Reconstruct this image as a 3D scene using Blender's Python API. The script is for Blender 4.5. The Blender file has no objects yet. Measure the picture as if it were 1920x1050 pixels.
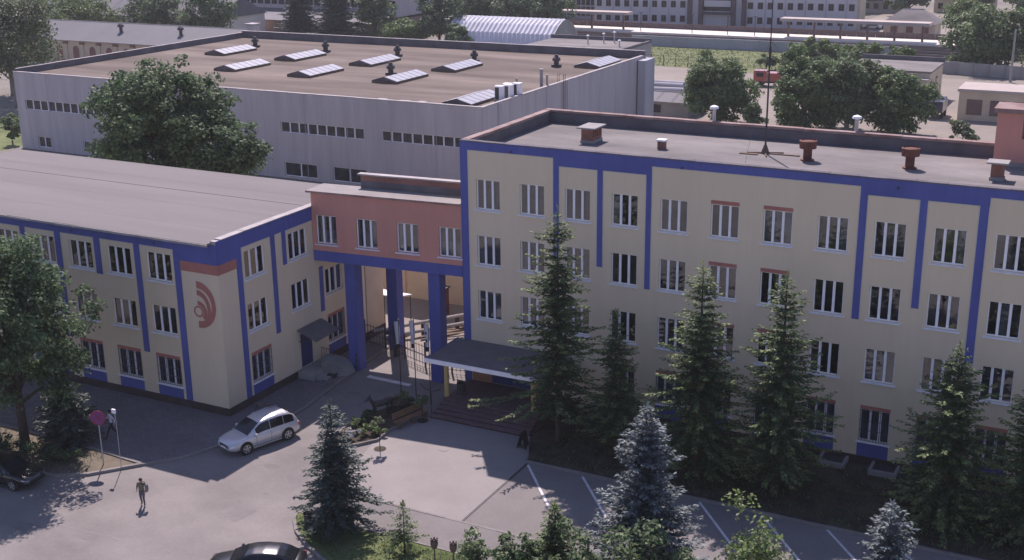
import bpy, math, random
import numpy as np
from mathutils import Matrix, Vector
R = math.radians
PI = math.pi
scene = bpy.context.scene
COL = scene.collection

# ------------------------------------------------------------------ camera
PAN, TILT, ROLL = -0.480823, -0.305562, -0.011971
_f = np.array([math.sin(PAN)*math.cos(TILT), math.cos(PAN)*math.cos(TILT), math.sin(TILT)])
_r = np.array([math.cos(PAN), -math.sin(PAN), 0.0]); _u = np.cross(_r, _f)
_c, _s = math.cos(ROLL), math.sin(ROLL)
_r, _u = _c*_r+_s*_u, -_s*_r+_c*_u
cam = bpy.data.cameras.new('camera'); camo = bpy.data.objects.new('camera', cam); COL.objects.link(camo)
camo.matrix_world = Matrix(((_r[0], _u[0], -_f[0], 37.189), (_r[1], _u[1], -_f[1], -64.662), (_r[2], _u[2], -_f[2], 30.891), (0, 0, 0, 1)))
cam.sensor_width = 36; cam.lens = 2320.0/1920*36; cam.clip_end = 3000; cam.clip_start = 0.5
scene.camera = camo
# ------------------------------------------------------------------ sky and sun
SUN_EL = R(52.3); SUN_AZ = math.atan2(-0.445, 0.637)      # azimuth clockwise from +Y
w = bpy.data.worlds.new('World'); scene.world = w; w.use_nodes = True
nt = w.node_tree; bg = nt.nodes['Background']
sky = nt.nodes.new('ShaderNodeTexSky'); sky.sky_type = 'NISHITA'; sky.sun_disc = False
sky.sun_elevation = SUN_EL; sky.sun_rotation = SUN_AZ
sky.air_density = 1.0; sky.dust_density = 0.4; sky.ozone_density = 1.6
nt.links.new(sky.outputs[0], bg.inputs[0]); bg.inputs[1].default_value = 0.085
sd = bpy.data.lights.new('sun', 'SUN'); sd.energy = 3.4; sd.angle = R(0.53); sd.color = (1.0, 0.985, 0.85)
so = bpy.data.objects.new('sun', sd); COL.objects.link(so)
_sd = Vector((math.sin(SUN_AZ)*math.cos(SUN_EL), math.cos(SUN_AZ)*math.cos(SUN_EL), math.sin(SUN_EL)))
so.rotation_euler = (-_sd).to_track_quat('-Z', 'Y').to_euler(); so.location = (0, 0, 80)
vs = scene.view_settings; vs.view_transform = 'Standard'; vs.look = 'None'; vs.gamma = 1.0; vs.exposure = 0.72
vs.use_curve_mapping = False
vs.use_white_balance = True; vs.white_balance_temperature = 6500; vs.white_balance_tint = 34
scene.cycles.max_bounces = 6; scene.cycles.transparent_max_bounces = 12
rng = random.Random(7); NP = np.random.RandomState(11)

# ------------------------------------------------------------------ materials
def new_mat(name):
    m = bpy.data.materials.new(name); m.use_nodes = True
    return m, m.node_tree, m.node_tree.nodes['Principled BSDF']
def mat(name, col, rough=0.8, var=0.15, scale=1.0, stretch=(1, 1, 1), col2=None, bump=0.0, bscale=None, metal=0.0, spec=0.3, fine=0.0, fscale=12.0, island=0.0, detail=5.0, streak=0.0):
    """procedural surface: base colour varied by world-space noise, optional second colour, fine grain and relief"""
    m, t, b = new_mat(name); N = t.nodes; L = t.links
    b.inputs['Roughness'].default_value = rough; b.inputs['Metallic'].default_value = metal; b.inputs['Specular IOR Level'].default_value = spec
    geo = N.new('ShaderNodeNewGeometry'); mp = N.new('ShaderNodeMapping'); L.new(geo.outputs['Position'], mp.inputs[0])
    mp.inputs['Scale'].default_value = tuple(scale*s for s in stretch)
    no = N.new('ShaderNodeTexNoise'); no.inputs['Scale'].default_value = 1.0; no.inputs['Detail'].default_value = detail; no.inputs['Roughness'].default_value = 0.62
    L.new(mp.outputs[0], no.inputs['Vector'])
    rp = N.new('ShaderNodeValToRGB'); rp.color_ramp.elements[0].position = 0.32; rp.color_ramp.elements[1].position = 0.70
    c2 = col2 or tuple(min(1, c*(1+var)) for c in col); c1 = tuple(c*(1-var) for c in col)
    rp.color_ramp.elements[0].color = (*c1, 1); rp.color_ramp.elements[1].color = (*c2, 1)
    L.new(no.outputs['Fac'], rp.inputs[0]); out = rp.outputs[0]
    def mul(out, src, lo, hi):
        mr = N.new('ShaderNodeMapRange'); mr.inputs['To Min'].default_value = lo; mr.inputs['To Max'].default_value = hi
        L.new(src, mr.inputs[0]); mx = N.new('ShaderNodeMix'); mx.data_type = 'RGBA'; mx.blend_type = 'MULTIPLY'; mx.inputs[0].default_value = 1
        L.new(out, mx.inputs[6]); L.new(mr.outputs[0], mx.inputs[7]); return mx.outputs[2]
    if fine:
        n2 = N.new('ShaderNodeTexNoise'); n2.inputs['Scale'].default_value = fscale; n2.inputs['Detail'].default_value = 3
        L.new(geo.outputs['Position'], n2.inputs['Vector']); out = mul(out, n2.outputs['Fac'], 1-fine, 1+fine)
    if streak:
        m2 = N.new('ShaderNodeMapping'); m2.inputs['Scale'].default_value = (2.6, 2.6, .16); L.new(geo.outputs['Position'], m2.inputs[0]); n4 = N.new('ShaderNodeTexNoise'); n4.inputs['Scale'].default_value = 1.0; n4.inputs['Detail'].default_value = 6; n4.inputs['Roughness'].default_value = .7
        L.new(m2.outputs[0], n4.inputs['Vector']); out = mul(out, n4.outputs['Fac'], 1-streak, 1+streak)
    if island:
        out = mul(out, geo.outputs['Random Per Island'], 1-island, 1+island)
    L.new(out, b.inputs['Base Color'])
    if bump:
        n3 = N.new('ShaderNodeTexNoise'); n3.inputs['Scale'].default_value = bscale or scale*6; n3.inputs['Detail'].default_value = 4
        L.new(geo.outputs['Position'], n3.inputs['Vector']); bp = N.new('ShaderNodeBump'); bp.inputs['Strength'].default_value = bump; bp.inputs['Distance'].default_value = 0.05
        L.new(n3.outputs['Fac'], bp.inputs['Height']); L.new(bp.outputs[0], b.inputs['Normal'])
    return m
def leaf_mat(name, col, col2, trans=0.25, rough=0.6, isl=0.35, spec=0.35):
    m, t, b = new_mat(name); N = t.nodes; L = t.links
    geo = N.new('ShaderNodeNewGeometry'); rp = N.new('ShaderNodeValToRGB')
    rp.color_ramp.elements[0].color = (*[c*(1-isl*0.6) for c in col], 1); rp.color_ramp.elements[1].color = (*col2, 1); rp.color_ramp.elements[0].position = 0.1
    no = N.new('ShaderNodeTexNoise'); no.inputs['Scale'].default_value = 0.55; no.inputs['Detail'].default_value = 3; L.new(geo.outputs['Position'], no.inputs['Vector'])
    ad = N.new('ShaderNodeMath'); ad.operation = 'MULTIPLY_ADD'; L.new(geo.outputs['Random Per Island'], ad.inputs[0]); ad.inputs[1].default_value = 0.7
    sb = N.new('ShaderNodeMath'); sb.operation = 'MULTIPLY_ADD'; L.new(no.outputs['Fac'], sb.inputs[0]); sb.inputs[1].default_value = 1.2; sb.inputs[2].default_value = -0.45
    L.new(sb.outputs[0], ad.inputs[2]); L.new(ad.outputs[0], rp.inputs[0]); L.new(rp.outputs[0], b.inputs['Base Color'])
    b.inputs['Roughness'].default_value = rough; b.inputs['Specular IOR Level'].default_value = spec
    tr = N.new('ShaderNodeBsdfTranslucent'); L.new(rp.outputs[0], tr.inputs[0]); mx = N.new('ShaderNodeMixShader'); mx.inputs[0].default_value = trans
    L.new(b.outputs[0], mx.inputs[1]); L.new(tr.outputs[0], mx.inputs[2]); L.new(mx.outputs[0], N['Material Output'].inputs[0])
    return m
def glass_mat(name, tint, refl):
    m, t, b = new_mat(name); N = t.nodes; L = t.links; N.remove(b)
    tr = N.new('ShaderNodeBsdfTransparent'); tr.inputs[0].default_value = (*tint, 1)
    gl = N.new('ShaderNodeBsdfGlossy'); gl.inputs['Roughness'].default_value = 0.015; gl.inputs[0].default_value = (.95, .97, 1, 1)
    fr = N.new('ShaderNodeFresnel'); fr.inputs[0].default_value = 1.55; ad = N.new('ShaderNodeMath'); ad.operation = 'MULTIPLY_ADD'
    L.new(fr.outputs[0], ad.inputs[0]); ad.inputs[1].default_value = 1.1; ad.inputs[2].default_value = refl; ad.use_clamp = True
    no = N.new('ShaderNodeTexNoise'); no.inputs['Scale'].default_value = 1.1; ge = N.new('ShaderNodeNewGeometry'); L.new(ge.outputs['Position'], no.inputs['Vector'])
    bp = N.new('ShaderNodeBump'); bp.inputs['Strength'].default_value = 0.12; bp.inputs['Distance'].default_value = 0.04; L.new(no.outputs['Fac'], bp.inputs['Height']); L.new(bp.outputs[0], gl.inputs['Normal'])
    mx = N.new('ShaderNodeMixShader'); L.new(ad.outputs[0], mx.inputs[0]); L.new(tr.outputs[0], mx.inputs[1]); L.new(gl.outputs[0], mx.inputs[2]); L.new(mx.outputs[0], N['Material Output'].inputs[0])
    return m
def cobble_mat(name, col):
    m, t, b = new_mat(name); N = t.nodes; L = t.links
    geo = N.new('ShaderNodeNewGeometry'); br = N.new('ShaderNodeTexBrick'); br.inputs['Scale'].default_value = 2.2; br.inputs['Mortar Size'].default_value = 0.03
    br.inputs['Color1'].default_value = (*[c*0.85 for c in col], 1); br.inputs['Color2'].default_value = (*[c*1.15 for c in col], 1); br.inputs['Mortar'].default_value = (*[c*0.55 for c in col], 1)
    L.new(geo.outputs['Position'], br.inputs['Vector']); no = N.new('ShaderNodeTexNoise'); no.inputs['Scale'].default_value = 0.5; no.inputs['Detail'].default_value = 6; L.new(geo.outputs['Position'], no.inputs['Vector'])
    mr = N.new('ShaderNodeMapRange'); mr.inputs['To Min'].default_value = .7; mr.inputs['To Max'].default_value = 1.3; L.new(no.outputs['Fac'], mr.inputs[0])
    mx = N.new('ShaderNodeMix'); mx.data_type = 'RGBA'; mx.blend_type = 'MULTIPLY'; mx.inputs[0].default_value = 1; L.new(br.outputs[0], mx.inputs[6]); L.new(mr.outputs[0], mx.inputs[7]); L.new(mx.outputs[2], b.inputs['Base Color'])
    b.inputs['Roughness'].default_value = 0.85
    return m
M = {}
M['ground'] = mat('dusty_ground', (.19, .175, .15), .95, .2, .06, col2=(.26, .235, .20), fine=.15, fscale=1.2)
M['asphalt'] = mat('worn_asphalt', (.20, .185, .178), .9, .14, .16, col2=(.275, .253, .238), fine=.13, fscale=5, bump=.15, bscale=30, detail=9)
M['patch'] = mat('asphalt_repair', (.185, .172, .168), .9, .1, .5, fine=.12, fscale=5, col2=(.235, .218, .208))
M['lot'] = mat('lot_asphalt', (.20, .187, .18), .9, .12, .3, fine=.12, fscale=6, bump=.15, bscale=30)
M['plaza'] = mat('plaza_paving', (.275, .255, .245), .9, .09, .35, fine=.09, fscale=7, bump=.1, bscale=25, detail=8)
M['walk'] = mat('walk_asphalt', (.19, .178, .172), .9, .12, .4, fine=.1, fscale=6)
M['cobble'] = cobble_mat('cobble_paving', (.17, .155, .165))
M['kerb'] = mat('kerb_concrete', (.23, .215, .205), .9, .15, .8, fine=.15)
M['paint'] = mat('road_paint', (.62, .61, .62), .8, .18, 2.0, fine=.2, fscale=9)
M['soil'] = mat('dark_soil', (.055, .045, .035), .95, .3, .8, col2=(.10, .085, .06), fine=.25)
M['drysoil'] = mat('dry_soil', (.16, .135, .10), .95, .25, .8, fine=.2)
M['grassg'] = mat('grass_ground', (.10, .14, .045), .95, .25, .25, col2=(.18, .21, .085), fine=.25, fscale=4)
M['fieldg'] = mat('field_grass', (.125, .15, .06), .95, .25, .25, col2=(.20, .22, .10), fine=.25, fscale=3)
M['yellow'] = mat('yellow_plaster', (.70, .59, .44), .9, .06, .18, stretch=(1, 1, .35), streak=.07, fine=.04, fscale=18, bump=.05, bscale=60, detail=8)
M['yellowtrim'] = mat('pale_trim', (.58, .54, .47), .85, .08, 1.5)
M['blue'] = mat('blue_plaster', (.095, .115, .35), .85, .12, .3, streak=.2, fine=.05, fscale=15)
M['red'] = mat('terracotta_plaster', (.58, .27, .22), .88, .08, .25, streak=.12, fine=.05, fscale=15)
M['redtrim'] = mat('terracotta_trim', (.42, .17, .14), .88, .1, .8)
M['plinth'] = mat('plinth_brown', (.075, .052, .052), .9, .2, .8)
M['white'] = mat('white_frame', (.86, .86, .90), .5, .05, 3)
M['sill'] = mat('white_sill', (.74, .75, .82), .5, .1, 2)
M['glass'] = glass_mat('window_glass', (.78, .82, .84), .04)
M['darkglass'] = mat('dim_glass', (.045, .045, .055), .12, .6, .9, spec=.35)
M['room'] = mat('room_wall', (.24, .215, .19), .9, .45, .5)
M['curtain'] = mat('curtain_cloth', (.27, .265, .28), .9, .2, 1.2)
M['curtain2'] = mat('curtain_warm', (.22, .16, .135), .9, .25, 1.2)
M['grille'] = mat('grille_steel', (.10, .11, .17), .5, .1, 3)
M['roofL'] = mat('roof_felt_pale', (.185, .172, .168), .92, .06, .12, stretch=(.3, 2.6, 1), col2=(.215, .20, .195), fine=.05, fscale=2.5, detail=9)
M['roofR'] = mat('roof_felt_grey', (.165, .155, .15), .92, .2, .2, stretch=(.6, 1.4, 1), col2=(.26, .24, .23), fine=.10, fscale=3, detail=9)
M['roofH'] = mat('roof_felt_brown', (.112, .085, .070), .93, .2, .13, stretch=(.3, 1.9, 1), col2=(.225, .182, .152), fine=.12, fscale=1.6, detail=9)
M['bridgeroof'] = mat('bridge_roof_felt', (.27, .25, .24), .9, .12, .6, fine=.08, fscale=4)
M['coping'] = mat('coping_metal', (.34, .31, .31), .6, .25, .8)
M['copingred'] = mat('coping_rust', (.28, .16, .14), .8, .3, .7, col2=(.36, .27, .25))
M['parapet'] = mat('parapet_grey', (.13, .12, .135), .9, .25, .5)
M['brick'] = mat('chimney_brick', (.30, .14, .10), .9, .25, 2.5)
M['brickwall'] = mat('brown_red_wall', (.24, .12, .10), .9, .2, .6)
M['concrete'] = mat('concrete', (.30, .29, .285), .9, .15, .4, fine=.1)
M['halls'] = mat('hall_cladding', (.43, .405, .43), .9, .10, .8, stretch=(1.2, 1.2, .10), streak=.10, col2=(.50, .47, .49), fine=.05, fscale=9, detail=8)
M['hallp'] = mat('hall_pilaster', (.42, .42, .46), .9, .1, .5, stretch=(1, 1, .2))
M['skyglaze'] = mat('skylight_glazing', (.42, .42, .45), .35, .06, 1.0)
M['darkmetal'] = mat('dark_metal', (.06, .055, .06), .6, .2, 1)
M['rust'] = mat('rusty_red_metal', (.16, .06, .045), .75, .3, 2)
M['steel'] = mat('galvanised_steel', (.45, .46, .48), .45, .15, 1, metal=.4)
M['metalroof'] = mat('metal_roof', (.135, .137, .155), .7, .08, .3, stretch=(1, .2, 1), spec=.4)
M['slate'] = mat('slate_roof', (.15, .148, .165), .75, .12, .3)
M['beige'] = mat('beige_wall', (.56, .46, .345), .9, .12, .4)
M['beigelight'] = mat('pale_beige_wall', (.74, .68, .60), .9, .1, .3)
M['orange'] = mat('orange_wall', (.42, .20, .12), .9, .12, .4)
M['dimbrick'] = mat('dim_brick', (.27, .19, .165), .9, .15, .5)
M['corr'] = mat('corrugated_white', (.62, .62, .66), .5, .12, .4)
M['station'] = mat('station_white', (.55, .53, .54), .85, .06, .2)
M['maroon'] = mat('maroon_pilaster', (.12, .085, .09), .8, .15, .5)
M['brown'] = mat('brown_metal', (.17, .11, .10), .8, .2, .6)
M['canopywhite'] = mat('canopy_white', (.44, .375, .34), .7, .08, .3)
M['ballast'] = mat('ballast', (.17, .15, .15), .95, .2, .5, stretch=(.1, 2, 1), fine=.2)
M['rail'] = mat('rail_steel', (.12, .10, .10), .5, .2, .5, metal=.6)
M['concwall'] = mat('concrete_wall_blue', (.36, .37, .40), .9, .1, .2)
M['sand'] = mat('yard_sand', (.26, .23, .20), .95, .12, .1, fine=.1, fscale=1)
M['bark'] = mat('bark', (.075, .055, .042), .95, .3, 3, stretch=(1, 1, .25), bump=.4, bscale=14)
M['bark2'] = mat('pale_bark', (.22, .20, .18), .95, .3, 3)
M['needle'] = leaf_mat('spruce_needles', (.064, .108, .054), (.145, .212, .092), .32)
M['needletip'] = leaf_mat('spruce_new_growth', (.165, .235, .088), (.30, .38, .155), .30)
M['bneedle'] = leaf_mat('blue_spruce_needles', (.060, .085, .090), (.125, .160, .165), .12)
M['bneedletip'] = leaf_mat('blue_spruce_tips', (.16, .20, .20), (.27, .32, .33), .18)
M['dneedle'] = leaf_mat('dark_spruce_needles', (.048, .076, .068), (.108, .152, .130), .12)
M['dneedletip'] = leaf_mat('dark_spruce_tips', (.07, .092, .082), (.13, .16, .14), .18)
M['leafA'] = leaf_mat('leaf_dark', (.056, .106, .052), (.150, .235, .108), .40)
M['leafB'] = leaf_mat('leaf_mid', (.070, .130, .056), (.182, .275, .118), .40)
M['leafC'] = leaf_mat('leaf_bright', (.095, .165, .045), (.225, .32, .095), .3)
M['leafD'] = leaf_mat('leaf_olive', (.066, .108, .056), (.165, .225, .110), .36)
M['leafP'] = leaf_mat('leaf_pale', (.12, .15, .07), (.30, .34, .19), .3)
M['petal'] = leaf_mat('white_petals', (.5, .5, .5), (.7, .68, .7), .2)
M['wood'] = mat('bench_wood', (.27, .15, .085), .6, .2, 3)
M['oldwood'] = mat('weathered_wood', (.17, .12, .09), .9, .3, 2)
M['step'] = mat('step_tile', (.20, .13, .13), .8, .15, 1.5)
M['stepnose'] = mat('step_riser', (.09, .055, .06), .85, .15, 1.5)
M['tile'] = mat('porch_tile', (.17, .115, .115), .7, .18, 2)
M['ochre'] = mat('ochre_post', (.55, .40, .18), .7, .1, 1)
M['canopyroof'] = mat('canopy_felt', (.16, .15, .155), .9, .15, .8)
M['bluedoor'] = mat('blue_door', (.03, .045, .16), .5, .1, 1)
M['tarp'] = mat('stone_relief', (.25, .25, .23), .9, .2, 1.2, bump=.4, bscale=5)
M['rubber'] = mat('tyre_rubber', (.025, .025, .028), .85, .1, 4)
M['alloy'] = mat('wheel_alloy', (.55, .55, .57), .35, .05, 4, metal=.7)
def paint(name, col, coat=.6, rough=.35, metal=.0):
    m = mat(name, col, rough, .03, 2, metal=metal, spec=.5); b = m.node_tree.nodes['Principled BSDF']; b.inputs['Coat Weight'].default_value = coat; b.inputs['Coat Roughness'].default_value = .06; return m
M['silver'] = paint('silver_paint', (.64, .63, .64), .6, .35, .35)
M['black'] = paint('black_paint', (.012, .012, .014), .8, .3)
M['carred'] = paint('red_paint', (.42, .07, .04)); M['carwhite'] = paint('white_paint', (.7, .7, .7)); M['carblue'] = paint('dark_blue_paint', (.03, .035, .07))
M['carglass'] = paint('car_glass', (.016, .018, .022), 0.0, .10); M['carglass'].node_tree.nodes['Principled BSDF'].inputs['Specular IOR Level'].default_value = .28
M['trim'] = mat('black_trim', (.03, .03, .032), .6, .1, 4)
M['lamp'] = paint('headlamp', (.62, .65, .70), 1.0, .1)
M['tail'] = paint('tail_lamp', (.35, .03, .03), 1.0, .15)
M['plate'] = mat('number_plate', (.75, .75, .75), .5, .04, 5)
M['skin'] = mat('skin', (.50, .32, .24), .6, .06, 5); M['hair'] = mat('hair', (.03, .02, .015), .7, .2, 10)
M['jacket'] = mat('olive_jacket', (.17, .155, .115), .9, .2, 6); M['jeans'] = mat('grey_trousers', (.10, .10, .12), .9, .15, 6); M['shirt'] = mat('white_shirt', (.52, .50, .56), .9, .1, 6)
M['darkcloth'] = mat('dark_trousers', (.025, .025, .035), .9, .15, 6); M['bag'] = mat('grey_backpack', (.20, .19, .17), .85, .15, 8); M['shoe'] = mat('pale_shoes', (.35, .33, .32), .7, .1, 8)
M['signred'] = mat('sign_red', (.27, .05, .09), .5, .08, 4); M['signblue'] = mat('sign_purple', (.20, .055, .22), .5, .05, 4)
M['flagwhite'] = mat('flag_cloth', (.55, .54, .60), .9, .1, 3); M['flagblue'] = mat('flag_dark', (.03, .03, .06), .9, .1, 3); M['flagtext'] = mat('flag_blue', (.03, .05, .25), .9, .1, 3)

# ------------------------------------------------------------------ mesh helpers
WLOC = {}
def wl(o):
    return WLOC.get(o.name, Vector((0, 0, 0))) if o else Vector((0, 0, 0))
def tag(o, label=None, cat=None, group=None, kind=None):
    if label: o['label'] = label
    if cat: o['category'] = cat
    if group: o['group'] = group
    if kind: o['kind'] = kind
    return o
def thing(name, label, cat, loc=(0, 0, 0), rz=0, group=None):
    o = bpy.data.objects.new(name, None); COL.objects.link(o); o.location = loc; o.rotation_euler = (0, 0, rz); o.empty_display_size = .3
    WLOC[o.name] = Vector(loc); return tag(o, label, cat, group)
def link(name, mesh, parent=None, loc=None, rz=0):
    o = bpy.data.objects.new(name, mesh); COL.objects.link(o)
    if parent: o.parent = parent
    if loc is not None: o.location = loc
    if rz: o.rotation_euler = (0, 0, rz)
    return o
class G:
    def __init__(s): s.v = []; s.f = []; s.m = []
    def add(s, vs, fs, mi=0):
        k = len(s.v); s.v += [tuple(p) for p in vs]; s.f += [tuple(i+k for i in f) for f in fs]; s.m += [mi]*len(fs); return s
    def quad(s, a, b, c, d, mi=0): return s.add([a, b, c, d], [(0, 1, 2, 3)], mi)
    def box(s, x0, y0, z0, x1, y1, z1, mi=0):
        return s.add([(x0, y0, z0), (x1, y0, z0), (x1, y1, z0), (x0, y1, z0), (x0, y0, z1), (x1, y0, z1), (x1, y1, z1), (x0, y1, z1)],
                     [(0, 3, 2, 1), (4, 5, 6, 7), (0, 1, 5, 4), (1, 2, 6, 5), (2, 3, 7, 6), (3, 0, 4, 7)], mi)
    def prism(s, poly, z0, z1, mi=0, mtop=None):
        n = len(poly); a = sum(poly[i][0]*poly[(i+1) % n][1]-poly[(i+1) % n][0]*poly[i][1] for i in range(n))
        if a < 0: poly = poly[::-1]
        vs = [(x, y, z0) for x, y in poly]+[(x, y, z1) for x, y in poly]
        s.add(vs, [(i, (i+1) % n, n+(i+1) % n, n+i) for i in range(n)]+[tuple(range(n-1, -1, -1))], mi)
        s.add([(x, y, z1) for x, y in poly], [tuple(range(n))], mi if mtop is None else mtop); return s
    def xprism(s, prof, x0, x1, mi=0):     # profile (y,z) extruded along x
        n = len(prof); vs = [(x0, y, z) for y, z in prof]+[(x1, y, z) for y, z in prof]
        return s.add(vs, [(i, (i+1) % n, n+(i+1) % n, n+i) for i in range(n)]+[tuple(range(n-1, -1, -1)), tuple(range(n, 2*n))], mi)
    def yprism(s, prof, y0, y1, mi=0):     # profile (x,z) extruded along y
        n = len(prof); vs = [(x, y0, z) for x, z in prof]+[(x, y1, z) for x, z in prof]
        return s.add(vs, [(i, (i+1) % n, n+(i+1) % n, n+i) for i in range(n)]+[tuple(range(n-1, -1, -1)), tuple(range(n, 2*n))], mi)
    def cyl(s, x, y, z0, z1, r0, r1=None, n=12, mi=0):
        r1 = r0 if r1 is None else r1
        vs = [(x+r0*math.cos(2*PI*i/n), y+r0*math.sin(2*PI*i/n), z0) for i in range(n)]+[(x+r1*math.cos(2*PI*i/n), y+r1*math.sin(2*PI*i/n), z1) for i in range(n)]
        return s.add(vs, [(i, (i+1) % n, n+(i+1) % n, n+i) for i in range(n)]+[tuple(range(n-1, -1, -1)), tuple(range(n, 2*n))], mi)
    def lathe(s, x, y, prof, n=14, mi=0):  # prof [(r,z)]
        k = len(prof); vs = [(x+r*math.cos(2*PI*i/n), y+r*math.sin(2*PI*i/n), z) for r, z in prof for i in range(n)]
        fs = [(j*n+i, j*n+(i+1) % n, (j+1)*n+(i+1) % n, (j+1)*n+i) for j in range(k-1) for i in range(n)]+[tuple(range(n-1, -1, -1)), tuple(range((k-1)*n, k*n))]
        return s.add(vs, fs, mi)
    def tube(s, pts, rad, n=6, mi=0):
        pts = [Vector(p) for p in pts]; k = len(pts); rad = [rad]*k if not hasattr(rad, '__len__') else rad; vs = []
        for i, p in enumerate(pts):
            d = (pts[min(i+1, k-1)]-pts[max(i-1, 0)]).normalized(); a = d.cross(Vector((0, 0, 1)) if abs(d.z) < .9 else Vector((1, 0, 0))).normalized(); b = d.cross(a)
            vs += [p+rad[i]*(math.cos(2*PI*j/n)*a+math.sin(2*PI*j/n)*b) for j in range(n)]
        fs = [(i*n+j, i*n+(j+1) % n, (i+1)*n+(j+1) % n, (i+1)*n+j) for i in range(k-1) for j in range(n)]+[tuple(range(n-1, -1, -1)), tuple(range((k-1)*n, k*n))]
        return s.add(vs, fs, mi)
    def grid(s, P, mi=0, close=False):     # P[i][j]
        a, b = len(P), len(P[0]); fs = [(i*b+j, i*b+(j+1) % b, (i+1)*b+(j+1) % b, (i+1)*b+j) for i in range(a-1) for j in range(b if close else b-1)]
        return s.add([p for r in P for p in r], fs, mi)
    def mesh(s, name, mats, off=(0, 0, 0), smooth=False):
        me = bpy.data.meshes.new(name); o = off; me.from_pydata([(x-o[0], y-o[1], z-o[2]) for x, y, z in s.v], [], s.f)
        for m in (mats if isinstance(mats, (list, tuple)) else [mats]): me.materials.append(M[m])
        if len(set(s.m)) > 1: me.polygons.foreach_set('material_index', s.m)
        if smooth: me.polygons.foreach_set('use_smooth', [True]*len(s.f))
        me.update(); return me
    def build(s, name, mats, parent=None, smooth=False, local=False):
        return link(name, s.mesh(name, mats, (0, 0, 0) if local else wl(parent), smooth), parent)
def top(name, g, mats, label, cat, group=None, loc=(0, 0, 0), rz=0, smooth=False):
    o = link(name, g.mesh(name, mats, (0, 0, 0), smooth), None, loc, rz); return tag(o, label, cat, group)
def struct(name, g, mats, parent=None):
    o = g.build(name, mats, parent); 
    if not parent: o['kind'] = 'structure'
    return o
def np_mesh(name, V, F, mats, mi=None):
    """V (n,3), F (m,4) quads or (m,3) triangles -> mesh"""
    me = bpy.data.meshes.new(name); k = F.shape[1]
    me.vertices.add(len(V)); me.vertices.foreach_set('co', V.astype(np.float32).ravel())
    me.loops.add(F.size); me.loops.foreach_set('vertex_index', F.astype(np.int32).ravel())
    me.polygons.add(len(F)); me.polygons.foreach_set('loop_start', np.arange(0, F.size, k, dtype=np.int32))
    for m in mats: me.materials.append(M[m])
    if mi is not None: me.polygons.foreach_set('material_index', mi.astype(np.int32))
    me.update(calc_edges=True); return me
def norm(a): return a/np.maximum(np.linalg.norm(a, axis=-1, keepdims=True), 1e-6)
def diamonds(P, D, S, L, W):
    """leaf blades: base P, direction D, side S, length L, width W"""
    n = len(P); L = np.broadcast_to(L, n)[:, None]; W = np.broadcast_to(W, n)[:, None]
    V = np.stack([P, P+D*L*.45+S*W*.5, P+D*L, P+D*L*.45-S*W*.5], 1).reshape(-1, 3)
    return V, np.arange(4*n).reshape(n, 4)

# ------------------------------------------------------------------ ground, roads, kerbs
g = G().quad((-700, -200, 0), (500, -200, 0), (500, 900, 0), (-700, 900, 0)); struct('ground', g, 'ground')
def sheet(name, poly, z, m):
    a = sum(poly[i][0]*poly[(i+1) % len(poly)][1]-poly[(i+1) % len(poly)][0]*poly[i][1] for i in range(len(poly)))
    if a < 0: poly = poly[::-1]
    g = G(); g.add([(x, y, z) for x, y in poly], [tuple(range(len(poly)))]); return struct(name, g, m)
def slab(name, poly, z, m, kerbm=None):
    g = G(); g.prism(poly, -.05, z, 0); return struct(name, g, m)
def kerb(path, wd=.16, h=.15, z=0, m='kerb', seg=1.0):
    """a row of kerb stones along a path, as one strip with joints"""
    g = G(); P = [Vector((x, y, 0)) for x, y in path]
    for a, b in zip(P[:-1], P[1:]):
        L = (b-a).length; d = (b-a)/L; s = Vector((-d.y, d.x, 0)); n = max(1, round(L/seg))
        for i in range(n):
            p = a+d*(L*i/n+.006); q = a+d*(L*(i+1)/n-.006); dz = rng.uniform(-.008, .008); o = rng.uniform(-.006, .006)
            c = [p-s*(wd/2+o), q-s*(wd/2+o), q+s*(wd/2-o), p+s*(wd/2-o)]
            g.prism([(k.x, k.y) for k in c], z-.05, z+h+dz)
    return struct('kerb', g, m)
def arc(cx, cy, r, a0, a1, n=8): return [(cx+r*math.cos(R(a0+(a1-a0)*i/n)), cy+r*math.sin(R(a0+(a1-a0)*i/n))) for i in range(n+1)]
sheet('road', [(-120, -60), (80, -60), (80, -15.7), (8.6, -15.7), (8.4, -7.9), (-2, 12.9), (-9.5, 12.9), (-9.5, -15), (-120, -15)], .004, 'asphalt')
sheet('parking_lot', [(8.45, -15.65), (60, -15.65), (60, -8.0), (8.45, -8.0)], .008, 'lot')
sheet('entrance_plaza', [(-1.2, -8.2), (-.6, -4.9), (7.0, -4.9), (8.45, -7.7), (8.45, -15.65), (1.3, -15.7), (-.2, -12.5)], .012, 'plaza')
# raised cobbled forecourt of the left building
ck = [(-8.67, 4.0), (-8.1, -2.4), (-7.5, -7.4), (-7.55, -9.2), (-8.15, -11.6), (-8.7, -13.9), (-9.5, -16.1), (-11.0, -17.85)]
slab('cobbled_forecourt', ck+[(-15.6, -17.5), (-60, -17.5), (-60, -10.3), (-10.9, -10.3), (-10.9, 4.0)], .12, 'cobble')
kerb(ck, .18, .14)
# planted island on the far left
ik = [(-11.0, -17.85), (-11.75, -18.75), (-12.9, -20.2), (-14.4, -21.1), (-16.5, -21.4), (-40, -21.4)]
slab('planting_island', ik+[(-40, -17.6), (-15.6, -17.6)], .10, 'drysoil'); kerb(ik, .2, .16); kerb([(-40, -17.55), (-15.6, -17.55), (-11.1, -17.85)], .22, .17)
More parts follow.
